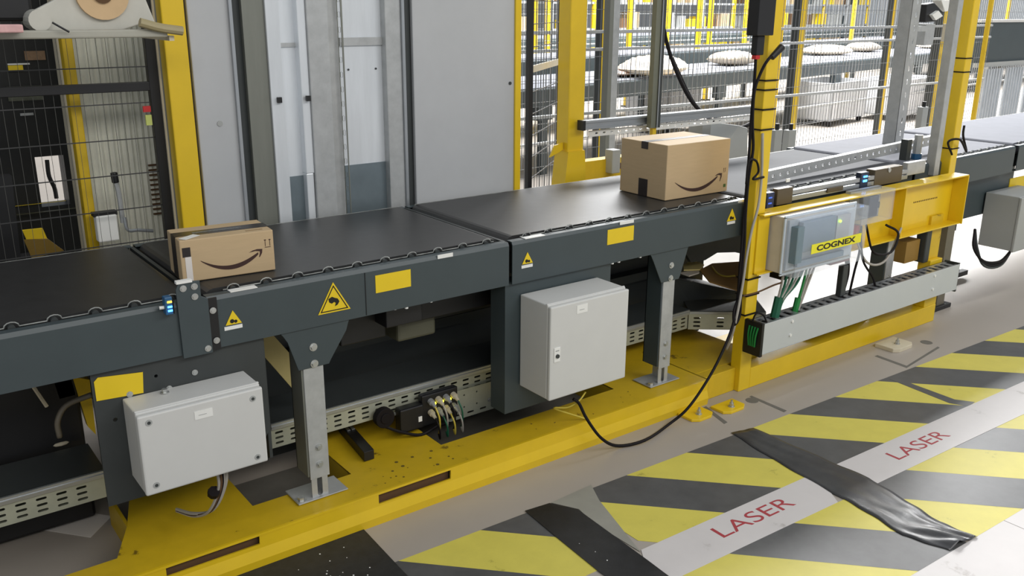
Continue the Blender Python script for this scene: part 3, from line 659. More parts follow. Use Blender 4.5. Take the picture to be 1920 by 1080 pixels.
# wooden block / bracket near right short post
wb=T('bracket_block','brown block with dark clip above the trunking near the short yellow post','bracket',(4.45,2.45,.35))
MB().box(4.42,4.55,2.43,2.50,.365,.48).build('block',mat('ochre_block',(150,116,50),.6),wb)
MB().box(4.56,4.61,2.40,2.46,.35,.54).build('clip',DARK2,wb,bevel=.006)
# ---------------------------------------------------------------- things above channel
sa=T('slotted_rail','galvanised perforated angle rail along the conveyor above the yellow channel','rail',(4.0,2.65,.9))
a=at(1438,322,y=2.60); b=at(1762,252,y=2.70); L=(b-a).length; ex=(b-a).normalized()
me=flat_mesh([rect(0,L,-.052,0)]+[slot(.05+.06*i,-.026,.022,.014,4) for i in range(int(L/.06)-1)],.003,'sr')
place_mesh(me,'rail_web',GALV,sa,frameM(a,ex,(0,0,1)))
MB().box(0,L,.002,.03,-.003,.0,M=frameM(a,ex,(0,1,0)) ).build('rail_flange',GALV,sa)
ap=T('sensor_profile','aluminium profile with sensors mounted behind the yellow channel','rail',(3.9,2.52,.82))
for dz in (0,.028):
    MB().box(3.30,4.35,2.438,2.45,at(1550,364,y=2.438).z+dz,at(1550,364,y=2.438).z+dz+.020).build('profile',ALU,ap)
def sbox(label,px0,py0,px1,py1,y,dep,m,name='sensor_box'):
    p=at(px0,py1,y=y); q=at(px1,py0,y=y); t=T(name,label,'sensor',(p.x,y,p.z)); z1=q.z
    MB().box(p.x,q.x,y,y+dep,p.z,z1).build('housing',m,t,bevel=.003); return t,p,q
t,p,q=sbox('dark blue sensor head just right of the yellow post',1437,360,1453,392,2.432,.03,mat('navy_sensor',(30,44,80),.4))
MB().box(p.x+.008,p.x+.03,2.429,2.432,p.z+.02,p.z+.026).box(p.x+.008,p.x+.03,2.429,2.432,p.z+.045,p.z+.051).build('indicator_light',mat('dim_blue_led',(70,100,180),.4,emit=(60,100,220),es=1),t)
t,p,q=sbox('bronze sensor housing beside the navy sensor head',1456,350,1488,386,2.434,.03,BRONZE); MB().box(p.x+.05,p.x+.075,2.431,2.434,p.z+.10,p.z+.115).build('mark',WHITE,t)
t,p,q=sbox('blue lit sensor head in front of the square bronze housing',1612,322,1630,354,2.434,.03,mat('dark_blue_sensor',(30,40,60),.4))
MB().box(p.x+.02,p.x+.05,2.431,2.434,p.z+.03,p.z+.040).box(p.x+.02,p.x+.05,2.431,2.434,p.z+.052,p.z+.060).build('indicator_light',LEDB,t)
t,p,q=sbox('square bronze sensor housing in the middle of the slotted rail',1638,310,1694,350,2.436,.05,BRONZE); MB().cyl((p.x+.12,2.436,p.z+.07),(p.x+.12,2.432,p.z+.07),.012,12).build('screw',BOLT,t)
t,p,q=sbox('silver sensor bracket plate to the right of the square bronze housing',1700,300,1737,330,2.44,.03,GALV)
t,p,q=sbox('dull brass adjusting knob on the aluminium profile',1552,348,1582,362,2.428,.01,BRONZE)
ft=T('clamp_tube','grey tube clamp standing at the right end of the slotted rail','clamp',(4.75,2.6,.8))
MB().cyl((4.70,2.60,.76),(4.70,2.60,1.0),.022,12).cyl((4.70,2.60,.80),(4.70,2.60,.84),.034,12).build('tube',GALV,ft,smooth=False)
MB().cyl((4.70,2.60,.86),(4.70,2.60,.90),.028,12).build('collar',BLUEP,ft)
MB().box(4.60,4.64,2.60,2.64,.80,.98).build('bracket',DARK2,ft)
# vertical strut and right posts
st=T('slotted_strut','tall galvanised slotted strut rising behind the slotted rail','strut',(5.0,2.95,.87))
px0=at(1684,272,y=2.95); wv=.085
me=flat_mesh([rect(0,wv,0,1.6)]+[slot2(wv*.55,.08+.075*i,.014,.032) for i in range(20)],.004,'ss'); place_mesh(me,'strut_face',GALV,st,Matrix.Translation((5.07,2.95,.86))@XZ)
MB().box(5.07,5.074,2.95,3.03,.86,2.46).build('strut_side',GALV,st)
gp=T('grey_post','slim grey aluminium post beside the rightmost yellow post','post',(4.72,2.47,.8))
MB().box(4.665,4.715,2.47,2.52,.80,2.3).build('post_body',GALV,gp,bevel=.003)
yp=T('yellow_post','tall yellow post at the right end of the yellow channel','post',(4.83,2.47,0))
MB().box(4.80,4.865,2.46,2.53,.55,2.4).build('post_body',YEL,yp,bevel=.004)
for z in (.93,1.33,1.40): MB().box(4.797,4.868,2.457,2.533,z,z+.006).build('cable_tie',CABK,yp)
MB().tube([at(1785,290,y=2.45),at(1778,266,y=2.45),at(1800,262,y=2.42),at(1812,284,y=2.45),at(1806,255,y=2.46),at(1808,235,y=2.46)],.006,6).build('cable',CABK,yp)
# black device + cables on main post
dv=T('black_beacon','black rectangular device hanging on the left of the tall yellow post','device',(2.97,2.37,1.55))
MB().box(2.935,3.035,2.33,2.385,1.545,1.80).build('housing',BLACK,dv,bevel=.004)
MB().box(2.965,3.01,2.35,2.38,1.47,1.545).build('plug',BLACK,dv,bevel=.004); MB().box(2.965,2.99,2.352,2.372,1.455,1.47).build('red_ring',RED,dv)
def cable(label,pts,r,m=CABK,name='cable',n=6):
    o=MB().tube(pts,r,n).build(name,m,smooth=True); return tag(o,label,'cable')
Y=2.365
pts=[at(1417,108,y=Y),at(1414,160,y=Y),at(1408,230,y=Y),at(1404,300,y=Y),at(1399,360,y=Y),at(1394,420,y=Y),at(1390,470,y=Y),at(1386,520,y=Y),at(1383,560,y=Y),at(1374,610,y=2.34),at(1352,665,y=2.32),at(1325,715,y=2.30),at(1290,765,y=2.29),at(1255,795,z=.014),at(1210,825,z=.012),at(1160,836,z=.012),at(1128,822,y=2.30),at(1100,785,y=2.33),at(1086,757,y=2.35),at(1075,748,y=2.36)]
cable('long black cable looping from the tall yellow post over floor to square enclosure',pts,.0065)
pts=[at(1462,93,y=2.34),at(1440,112,y=2.34),at(1424,142,y=2.355),at(1414,175,y=2.36),at(1411,230,y=2.36),at(1412,280,y=2.36),at(1404,330,y=2.36),at(1398,400,y=2.36),at(1396,455,y=2.36),at(1390,520,y=2.36),at(1388,580,y=2.36),at(1384,600,y=2.35),at(1377,608,y=2.34),at(1376,585,y=2.35),at(1384,560,y=2.36)]
cable('second black cable with top plug, tied to the front of the tall yellow post',pts,.006)
o=MB().cyl(at(1447,108,y=2.34),at(1466,88,y=2.335),.012,10,.015).build('cable_connector',BLACK,smooth=False); tag(o,'black cable plug tied near the top of the yellow post','connector')
pts=[at(1399,345,y=2.355),at(1404,303,y=2.35),at(1418,302,y=2.345),at(1422,322,y=2.345),at(1412,336,y=2.35),at(1432,332,y=2.36)]
cable('small black cable loop halfway up the yellow post',pts,.005)
pts=[at(1430,250,y=2.37),at(1428,330,y=2.37),at(1422,385,y=2.36),at(1410,430,y=2.36),at(1400,480,y=2.355),at(1393,530,y=2.35),at(1382,590,y=2.34),at(1372,630,y=2.36),at(1362,655,y=2.40)]
cable('pale grey cable running down the front of the tall yellow post',pts,.006,CABG)
for py in (153,171,208,246,523,553,588):
    p=at(1410,py,y=2.377); z=p.z; MB().box(3.068,3.151,2.374,2.379,z-.003,z+.003).box(3.066,3.070,2.374,2.438,z-.003,z+.003).build('cable_tie',CABK,gf)
cable('black lead curling from the trunking end to the post',[at(1410,605,y=2.33),at(1418,588,y=2.32),at(1432,592,y=2.31),at(1438,612,y=2.30),at(1430,622,y=2.30)],.004)
cable('thin grey lead strung from the post to the box gland',[at(1393,555,y=2.36),at(1420,548,y=2.36),at(1450,535,y=2.34),at(1465,530,y=2.33)],.004,BROWN)
cable('thin yellow cable beneath the square enclosure',[at(1098,735,y=2.36),at(1085,752,y=2.36),at(1064,764,y=2.38),at(1040,766,y=2.42),at(1100,786,z=.118)],.0035,CABY)
# cardboard and clutter seen under conveyor right of second leg
o=MB().prism([at(1281,500,z=.46),at(1297,489,z=.46),at(1320,498,z=.46),at(1312,507,z=.46),at(1282,508,z=.46)],(0,0,.006)).build('cream_scrap',mat('bright_cream_sheet',(240,222,150),.5)); tag(o,'bright cream sheet scrap under the conveyor by the yellow post','scrap')
o=MB().prism([at(1275,513,z=.45),at(1310,507,z=.45),at(1311,513,z=.45),at(1292,519,z=.45)],(0,0,.006)).build('pink_scrap',PAPER); tag(o,'pale pinkish card strip below the cream scrap','scrap')
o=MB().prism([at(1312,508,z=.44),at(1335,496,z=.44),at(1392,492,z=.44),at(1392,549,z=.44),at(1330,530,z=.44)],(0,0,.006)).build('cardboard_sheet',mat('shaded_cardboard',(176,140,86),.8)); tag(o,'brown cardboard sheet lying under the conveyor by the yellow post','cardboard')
cable('looped yellowish hose under the conveyor by the yellow post',[at(1335,500,z=.46),at(1345,512,z=.46),at(1360,518,z=.46),at(1378,517,z=.46)],.004,CABY)
uc=T('return_pan','dark pan plate under the conveyor joint beside the yellow post','plate',(3.1,2.75,.5))
MB().prism([at(1283,470,y=2.75),at(1300,455,y=2.75),at(1400,435,y=2.75),at(1400,478,y=2.75),at(1378,473,y=2.75),at(1345,474,y=2.75),at(1322,488,y=2.75),at(1296,492,y=2.75)],(0,.02,0)).build('pan_plate',DARK2,uc)
lc=T('lower_chute','dark sloping chute under the conveyor right of the second leg','chute',(3.0,2.75,.4))
MB().prism([at(1262,520,y=2.85),at(1392,548,y=2.72),at(1390,592,y=2.72),at(1300,575,y=2.82),at(1262,590,y=2.85)],(0,.25,0)).build('chute_plate',DARK2,lc)
# ---------------------------------------------------------------- far right equipment
e3=T('enclosure_box','grey enclosure hanging on the farthest right conveyor at the frame edge','electrical enclosure',(5.2,2.5,.41))
p=at(1868,455,y=2.42)
MB().box(5.555,5.95,2.40,2.60,.262,.59).build('housing',GREYP2,e3,bevel=.004)
MB().box(5.55,5.955,2.384,2.40,.257,.587).build('lid',GREYP2,e3,bevel=.004)
rp=T('mounting_plate','dark plate with yellow sticker under the farthest right conveyor','plate',(5.2,2.62,.5))
MB().box(4.98,5.9,2.61,2.618,.45,.73).build('plate',DARK,rp); MB().box(at(1893,345,y=2.606).x,at(1924,345,y=2.606).x,2.606,2.61,at(1900,362,y=2.606).z,at(1900,334,y=2.606).z).build('sticker',STKY,rp)
MB().cyl((5.12,2.61,.60),(5.12,2.59,.60),.015,10).build('bolt',BOLT,rp)
MB().box(5.20,5.23,2.585,2.61,.40,.70).build('strap',BLACK,rp)
cc=T('connector_strip','white connector strip with black cables below the farthest right conveyor','connector block',(5.05,2.55,.45))
for i in range(5): MB().box(5.06,5.20,2.57,2.60,.47+.038*i,.497+.038*i).build('connector',WHITE,cc,bevel=.002)
for i in range(3): MB().tube([at(1828,430,y=2.5),at(1826+3*i,465,y=2.45),at(1845,490+4*i,y=2.42),at(1875,490+4*i,y=2.42),at(1895,470,y=2.45),at(1900,455,y=2.45)],.008,6).build('cable',CABK if i<2 else DARK2,cc)
MB().box(5.15,5.7,2.70,2.74,.02,.05).box(5.3,5.35,2.70,2.74,.05,.5).build('foot',BLACK,cc)
# ---------------------------------------------------------------- grey cabinet wall behind belt
cw=T('machine_housing','tall grey and steel machine housing with recessed columns behind the belt','machine housing',(1.8,3.25,0))
HZ=2.6
MB().box(1.045,1.19,3.215,3.235,.2,HZ).build('panel',PANEL,cw,bevel=.004,label='narrow pale grey side panel')
MB().cyl((1.123,3.215,1.245),(1.123,3.212,1.245),.010,14).build('panel_screw',GREYP2,cw)
MB().box(1.185,1.196,3.20,3.23,.2,HZ).build('bright_edge',ALU,cw)
MB().prism([(1.196,3.225,.2),(1.235,3.235,.2),(1.235,3.26,.2),(1.196,3.26,.2)],(0,0,HZ)).build('dark_groove',DARK2,cw)
MB().prism([(1.235,3.215,.2),(1.325,3.235,.2),(1.325,3.27,.2),(1.235,3.27,.2)],(0,0,HZ)).build('column',OLIVE,cw,bevel=.003,label='dull grey angled column')
MB().prism([(1.325,3.225,.2),(1.372,3.215,.2),(1.378,3.27,.2),(1.325,3.27,.2)],(0,0,HZ)).build('column_edge',GALVD,cw,bevel=.002)
MB().box(1.37,1.45,3.262,3.27,1.02,HZ).build('recess_panel',GALVD,cw); MB().box(1.37,1.45,3.258,3.27,.2,1.02).build('reflection_panel',GALVL,cw)  # blue-grey lower sheets paint the conveyor's reflection in the recessed steel
MB().box(1.445,1.478,3.225,3.27,1.03,HZ).box(1.446,1.476,3.228,3.27,.2,1.03).build('column_edge',GALVD,cw,bevel=.003)
MB().prism([(1.478,3.215,.2),(1.56,3.212,.2),(1.61,3.235,.2),(1.61,3.27,.2),(1.478,3.27,.2)],(0,0,HZ)).build('column',GALV,cw,bevel=.003,label='wide galvanised column')
me=flat_mesh([rect(0,.022,.2,HZ)]+[slot2(.008,.9+.055*i,.009,.022) for i in range(28)],.003,'pf'); place_mesh(me,'perforated_edge',OLIVE,cw,Matrix.Translation((1.603,3.222,0))@XZ)
MB().box(1.625,1.81,3.262,3.27,1.04,HZ).build('recess_panel',GALVD,cw); MB().box(1.625,1.81,3.258,3.27,.2,1.04).build('reflection_panel',GALVL,cw)
MB().box(1.37,1.45,3.255,3.262,1.50,1.515).build('cross_seam',GALV,cw); MB().box(1.625,1.81,3.252,3.262,1.50,1.53).build('cross_seam',GALV,cw)
MB().prism([(1.808,3.225,.2),(1.872,3.215,.2),(1.885,3.27,.2),(1.808,3.27,.2)],(0,0,HZ)).build('column',GALV,cw,bevel=.003)
MB().box(1.872,1.884,3.205,3.27,.2,HZ).build('bright_edge',ALU,cw)
MB().box(1.884,1.925,3.235,3.27,.2,HZ).build('dark_groove',DARK2,cw)
MB().box(1.925,2.44,3.215,3.235,.2,HZ).build('panel',PANEL,cw,bevel=.004,label='wide pale grey side panel')
MB().cyl(at(956,156,y=3.215),at(956,156,y=3.215)+Vector((0,-.004,0)),.007,12).build('panel_screw',DARK2,cw)
MB().box(2.43,2.462,3.205,3.24,.2,HZ).build('yellow_edge',YEL,cw,bevel=.003)
MB().box(1.0,2.45,3.27,3.9,.2,HZ).build('carcass',GREYP2,cw)
for x in (1.66,1.78): MB().cyl((x,3.262,1.41),(x,3.258,1.41),.004,8).build('rivet',DARK2,cw)
for px,py in ((522,170),(576,165)): MB().box(at(px,py,y=3.21).x-.006,at(px,py,y=3.21).x+.01,3.205,3.216,1.305,1.325).build('clip',BLACK,cw)
# ---------------------------------------------------------------- left cell
yl=T('yellow_post','yellow square post between the mesh door and the grey housing','post',(.99,3.22,0))
MB().box(.955,1.032,3.20,3.26,0,2.4).build('post_body',YEL,yl,bevel=.004)
def wires(mb,x0,x1,z0,z1,y,dx,dz,r,M=None):
    n=int((x1-x0)/dx)
    for i in range(n+1): x=x0+i*dx; mb.box(x-r,x+r,y-r,y+r,z0,z1,M=M)
    n=int((z1-z0)/dz)
    for i in range(n+1): z=z0+i*dz; mb.box(x0,x1,y-r*2,y,z-r,z+r,M=M)
md=T('mesh_door','black framed wire mesh door left of the yellow post','mesh door',(.7,3.28,.8))
MB().box(.912,.945,3.27,3.30,.2,2.3).box(.1,.915,3.272,3.298,1.365,1.395).box(.12,.15,3.27,3.30,.2,2.3).build('door_frame',BLACK,md,bevel=.002)
MB().box(.945,.952,3.262,3.29,.2,2.3).build('cream_seal',CREAM,md)
w=MB()
for i in range(9): z=.845+.12*i; w.box(.15,.915,3.283,3.286,z-.0018,z+.0018)
w.build('mesh_wire',WIREK,md)
w=MB()
for i in range(25): x=.16+.03*i; w.box(x-.0006,x+.0006,3.286,3.287,.8,2.2)
w.build('mesh_wire',mat('thin_wire',(80,80,76),.5),md)
MB().box(.880,.905,3.262,3.27,1.295,1.315).build('red_tag',RED,md); MB().box(.885,.905,3.262,3.27,1.25,1.285).build('pale_tag',mat('pale_green_tag',(190,200,110),.5),md)
sw=T('slatted_wall','pale corrugated wall panel behind the mesh door','panel',(.9,3.7,0))
pr=[]; n=26
pr2=[]
x0,x1=.745,1.02
for i in range(n+1):
    x=x0+(x1-x0)*i/n; pr2.append((x,3.60+(.012 if i%2 else 0),.2))
pr2+= [(x1,3.65,.2),(x0,3.65,.2)]
MB().prism(pr2,(0,0,2.2)).build('corrugated_sheet',SLAT,sw)
MB().box(.70,.745,3.58,3.65,.2,2.4).build('edge_post',CREAM,sw,bevel=.006)
v=MB()
for i in range(11): v.box(.965,1.01,3.592,3.600,.865+.019*i,.871+.019*i)
v.build('vent_slits',BROWN,sw)
yl2=T('yellow_post','blurred yellow post between the black machine and the pale corrugated wall','post',(.68,3.5,0))
MB().box(.690,.725,3.45,3.50,0,2.4).build('post_body',YELD,yl2,bevel=.004)
ds=T('door_switch','white door switch box with black knobbed handle in front of the corrugated wall','switch',(.75,3.4,.85))
MB().box(.705,.775,3.36,3.40,.84,.935).build('switch_body',WHITE,ds,bevel=.005); MB().box(.70,.78,3.365,3.405,.932,.945).build('switch_cap',BLACK,ds)
MB().tube([(.795,3.37,.90),(.793,3.37,1.0),(.787,3.37,1.055)],.009,8).build('lever',GALV,ds); MB().cyl((.787,3.37,1.045),(.785,3.37,1.082),.012,12).build('knob',BLACK,ds,bevel=.003)
MB().tube([(.80,3.36,.92),(.805,3.355,.875),(.84,3.35,.87),(.89,3.35,.86)],.006,8).build('curved_rod',ALU,ds)
mc=T('black_machine','large black machine cabinet behind the mesh at the far left','machine',(.2,4.2,0))
xa=at(70,330,y=4).x; xb=at(124,330,y=4).x; z1=at(100,292,y=4).z; z0=at(100,386,y=4).z
MB().box(-.8,xa,4.0,4.10,.0,2.2).box(xb,.90,4.0,4.10,.0,2.2).box(xa,xb,4.0,4.10,z1,2.2).box(xa,xb,4.0,4.10,0,z0).build('cabinet',MACH,mc)
MB().box(-.5,.44,3.96,4.0,1.50,1.6).build('upper_rail',BLACK,mc)
def plq(name,m,parent,px0,py0,px1,py1,y,t=.006): 
    p=at(px0,py1,y=y); q=at(px1,py0,y=y); return MB().box(p.x,q.x,y-t,y,p.z,q.z).build(name,m,parent)
plq('brown_parcel_window',mat('tan_window',(140,112,84),.6,var=.3,scale=30),mc,47,95,83,113,3.995)
plq('white_strip',WHITE,mc,14,118,55,122,3.995); plq('yellow_tag',STKY,mc,16,122,42,134,3.995)
plq('grey_vent',mat('grey_green_vent',(92,94,80),.6,var=.4,scale=22),mc,16,160,78,190,3.995)
plq('glare_strip',GALV,mc,38,211,62,217,3.995)
plq('yellow_sill',STKY,mc,28,376,123,386,3.985,.008)
MB().tube([at(88,300,y=3.97),at(92,330,y=3.97),at(102,352,y=3.97),at(106,372,y=3.97)],.008,6).build('hose',BLACK,mc)
plq('olive_beam',mat('olive_beam',(74,72,50),.5),mc,30,388,150,402,3.97,.02)
yb=T('yellow_tray','yellow and brown blurred tray behind the belt at far left','tray',(.55,3.7,0))
MB().box(.50,.60,3.72,3.78,0,.74).build('tray_stand',BLACK,yb)
MB().prism([at(42,432,y=3.7),at(80,428,y=3.7),at(92,455,y=3.7),at(50,450,y=3.7)],(0,.01,0)).build('tray_plate',STKY,yb)
MB().prism([at(45,450,y=3.68),at(90,448,y=3.68),at(120,470,y=3.68),at(60,485,y=3.68)],(0,.01,0)).build('tray_floor',mat('ochre_floor',(130,104,36),.6),yb)
kp=T('black_column','black vertical column in front of the machine at the left edge','column',(.45,3.6,0))
MB().prism([at(0,330,y=3.5),at(22,330,y=3.5),at(40,490,y=3.5),at(0,490,y=3.5)],(0,.05,0)).build('column_body',BLACK,kp)
# film roll unit at the top left
ru=T('label_roller','pale web and cardboard-cored roll above the mesh door at top left','roller unit',(.6,3.0,1.5))
MB().prism([at(58,22,y=3.0),at(120,-10,y=3.0),at(270,-10,y=3.0),at(292,44,y=3.0),at(262,46,y=3.0),at(205,66,y=3.0),at(88,66,y=3.0),at(60,48,y=3.0)],(0,.02,0)).build('web_sheet',FILM,ru,bevel=.004)
MB().cyl(at(192,-12,y=2.985),at(192,-12,y=2.985)+Vector((0,.06,0)),.075,28).build('roll_core',KCARD,ru)
MB().cyl(at(192,-12,y=2.980),at(192,-12,y=2.980)+Vector((0,-.002,0)),.028,20).build('core_hole',BROWN,ru)
MB().cyl(at(75,38,y=2.97),at(75,38,y=2.97)+Vector((0,.10,0)),.03,18).build('guide_roller',FILM,ru)
p=at(0,66,y=2.95); q=at(345,56,y=2.95)
MB().box(p.x-.1,q.x-.05,2.95,2.99,p.z-.012,p.z+.012).build('support_bar',mat('clear_grey_bar',(170,168,156),.35),ru,bevel=.005)
MB().tube([at(262,42,y=2.94),at(300,52,y=2.94),at(342,58,y=2.94)],.014,10).build('bar_end',mat('beige_bar_end',(160,148,112),.5),ru)
MB().box(.90,.915,2.96,3.27,1.54,1.555).build('mount_arm',CREAM,ru); MB().tube([at(98,42,y=2.93),at(112,50,y=2.93),at(130,60,y=2.93)],.003,5).build('pull_wire',BLACK,ru)
MB().box(at(0,60,y=2.9).x-.05,at(45,60,y=2.9).x,2.90,2.95,at(0,62,y=2.9).z,at(0,46,y=2.9).z).build('warning_block',mat('pale_pink_block',(214,170,168),.5,var=.2,scale=20),ru,bevel=.004)
MB().box(at(0,20,y=3.05).x-.1,at(62,20,y=3.05).x,3.05,3.12,at(0,40,y=3.05).z,at(0,-30,y=3.05).z).build('motor',BLACK,ru,bevel=.01)
# below the belt at far left
bl=T('yellow_post','pair of yellow legs seen under the conveyor at the far left','post',(.45,2.9,0))
MB().prism([at(100,712,y=2.95),at(132,707,y=2.95),at(142,740,y=2.95),at(112,748,y=2.95)],(0,.03,0)).build('leg_plate',STKY,bl)
MB().prism([at(136,707,y=2.95),at(168,712,y=2.95),at(180,815,y=2.95),at(165,800,y=2.95)],(0,.03,0)).build('leg_plate',YEL,bl)
hk=T('bracket','thin pale angled bracket hanging beneath the leftmost conveyor','bracket',(.3,2.8,.6))
MB().tube([at(34,700,y=2.8),at(30,728,y=2.8),at(45,723,y=2.8),at(62,724,y=2.8),at(88,762,y=2.8)],.006,6,1).build('bracket_rod',CREAM,hk)
cable('grey brown hose curving up to the black mounting plate at left',[at(112,820,y=2.8),at(108,790,y=2.8),at(125,760,y=2.8),at(172,740,y=2.75)],.009,mat('hose_brown',(110,104,92),.5))
o=MB().box(-1.0,.50,2.95,3.15,.02,.62).build('lower_box',BLACK,None,bevel=.01); tag(o,'black machine base below the leftmost conveyor','machine')
o=MB().ball(at(112,828,z=.306),.035,.03,.010).build('pale_foam',CREAM,smooth=True); tag(o,'crumpled pale foam bit on top of the left tray','scrap')
# ---------------------------------------------------------------- background to the right
tk=T('thick_yellow_post','thick yellow post with yellow foot right of the grey housing','post',(2.88,3.37,0))
MB().box(2.845,2.945,3.33,3.42,.0,2.4).build('post_body',YEL,tk,bevel=.006)
MB().prism([(2.82,3.32,.80),(2.96,3.32,.80),(2.945,3.32,.98),(2.84,3.32,.98)],(0,.1,0)).build('foot_gusset',YEL,tk)
MB().prism([(2.76,3.36,.955),(2.84,3.36,.985),(2.84,3.36,1.02),(2.79,3.36,1.01)],(0,.01,0)).build('side_tab',YEL,tk)
yb=T('yellow_beam','horizontal yellow beam between the thick post and the large parcel','beam',(3.2,3.6,.8))
p=at(1096,303,y=3.55); q=at(1175,322,y=3.55); MB().box(p.x-.1,q.x+.1,3.55,3.62,q.z-.05,p.z).build('beam_body',YELD,yb,bevel=.004)
MB().box(p.x+.2,p.x+.3,3.54,3.55,p.z-.06,p.z-.03).build('chips',BROWN,yb)
o=MB().box(at(1148,310,y=3.5).x,at(1163,310,y=3.5).x,3.5,3.56,.8,at(1150,282,y=3.5).z).build('reflector_block',GREYP2,bevel=.004); tag(o,'small grey upright block left of the large parcel','block')
ar=T('aluminium_rail','horizontal aluminium profile with black end cap above the large parcel','rail',(3.5,3.3,1.1))
MB().box(2.90,4.25,3.27,3.29,1.085,1.095).box(2.90,4.25,3.27,3.29,1.118,1.128).box(2.90,4.25,3.28,3.31,1.085,1.128).build('profile',ALU,ar)
MB().box(2.885,2.90,3.268,3.312,1.083,1.130).build('end_cap',BLACK,ar)
me=flat_mesh([rect(2.95,4.2,1.045,1.075)]+[slot(3.0+.05*i,1.06,.02,.01,3) for i in range(23)],.003,'pr'); place_mesh(me,'perforated_strip',WHITE,ar,Matrix.Translation((0,3.30,0))@XZ)
gs=T('steel_strut','upright galvanised strut with yellow foot crossing the aluminium profile','strut',(3.33,3.25,1.0))
MB().box(3.30,3.335,3.23,3.26,1.07,2.4).build('strut_body',mat('olive_strut',(122,124,110),.45,metal=.3),gs)
MB().box(3.335,3.36,3.225,3.265,1.07,2.4).build('strut_edge',DARK2,gs); MB().box(3.334,3.340,3.222,3.226,1.07,2.4).build('strut_lip',ALU,gs)
MB().box(3.325,3.35,3.24,3.26,.88,1.07).build('yellow_foot',YEL,gs)
# slanted gate
gt=T('mesh_gate','swung open dark framed mesh gate between the grey housing and thick yellow post','gate',(2.6,3.4,0))
a=at(991,340,y=3.3); b=at(1047,336,y=3.75)
MB().box(a.x-.012,a.x+.012,3.29,3.315,0,2.4).build('gate_frame',BLACK,gt); MB().box(b.x-.012,b.x+.012,3.74,3.765,0,2.4).build('gate_frame',BLACK,gt)
L=math.hypot(b.x-a.x,.45); an=math.atan2(.45,b.x-a.x); Mg=Matrix.Translation((a.x,3.3,0))@Matrix.Rotation(an,4,'Z')
w=MB()
for i in range(14): w.box(0,L,-.002,.002,.87+.1*i,.874+.1*i,M=Mg)
for i in range(12): w.box(L*i/12-.001,L*i/12+.001,-.001,.001,.3,2.3,M=Mg)
w.build('mesh_wire',WIREK,gt); MB().box(0,L,-.006,.006,1.36,1.39,M=Mg).build('cream_bar',CREAM,gt)
def fence(label,x0,y0,x1,y1,z0,z1,dx,dz,r,rails=(),posts=(),m=WIREW,rm=.02,group='wire mesh fence lines'):
    L=math.hypot(x1-x0,y1-y0); an=math.atan2(y1-y0,x1-x0)
    t=T('mesh_fence',label,'fence',(x0,y0,0),an,group)
    w=MB(); wires(w,0,L,z0,z1,0,dx,dz,r); w.build('mesh_panel',m,t,world=False)
    for z in rails: MB().box(0,L,-.015,.015,z-rm/2,z+rm/2).build('rail',GALV,t,world=False)
    return t
fence('near wire mesh fence with grey rails behind the thick yellow post',2.95,4.9,10.2,5.0,.35,2.0,.045,.16,.0016,rails=(1.36,1.48,.92),m=mat('mid_grey_wire',(120,122,124),.5))
fence('middle wire mesh fence just in front of the parcel conveyor',5.0,6.6,20,8.4,.2,2.1,.09,.2,.0022,rails=(.42,))
fence('wire mesh fence far behind the parcel conveyor',6,11.8,30,16,.2,2.2,.28,.44,.0035,rails=(1.0,1.9))
def ypost(label,px,Y,w=.06,d=.06,z0=0,z1=2.6,py=60,dark=False,m=YEL):
    p=at(px,py,y=Y); t=T('yellow_post',label,'post',(p.x,Y,z0),0,'yellow fence posts in the background')
    MB().box(p.x-w/2,p.x+w/2,Y-d/2,Y+d/2,z0,z1).build('post_body',m,t,bevel=.004)
    MB().box(p.x-w,p.x+w,Y-d,Y+d,z0,z0+.02).build('foot_plate',BLACK,t)
    if dark: MB().box(p.x-w/2-.018,p.x-w/2-.002,Y-d/2,Y+d/2,z0,z1).build('side_profile',DARK2,t)
    return t
ypost('bright yellow post just right of the thick yellow post',1130,5.4,.06,.06,dark=True)
ypost('slim yellow post to the right of the tall near post',1462,6.2,.05)
ypost('broad yellow post with dark side profile right of the tall near post',1498,5.6,.09,.08,dark=True)
ypost('yellow post in the middle of the pale belts',1668,6.0,.055,dark=True)
ypost('broad yellow post behind the slotted strut',1762,5.2,.07,.09,dark=True)
ypost('yellow post immediately right of the rightmost near post',1850,4.6,.035,.04,m=YELD)
for px,l in ((1182,'short looking distant yellow post left of the steel strut'),(1252,'distant yellow post right of the steel strut'),(1312,'brightest distant yellow post above the white parcels'),(1333,'distant yellow post next to the brightest one'),(1601,'distant yellow post above the cream bags'),(1003,'distant yellow post seen above the gate')):
    ypost(l,px,11.5 if px!=1312 else 10.4,.07,.07,py=20)
for px,l in ((1027,'second far yellow post seen through the gate'),(1400,'far yellow post near the black device'),(1890,'far yellow post at the upper right corner')):
    ypost(l,px,14,.08,.08,py=20)
gq=T('steel_post','galvanised upright post standing before the parcel conveyor','post',(4,4.7,0)); p=at(1152,60,y=4.8)
MB().box(p.x-.03,p.x+.03,4.78,4.84,.0,2.4).build('post_body',GALV,gq,bevel=.003); MB().box(p.x-.065,p.x-.03,4.78,4.84,.3,2.4).build('side_profile',OLIVE,gq)
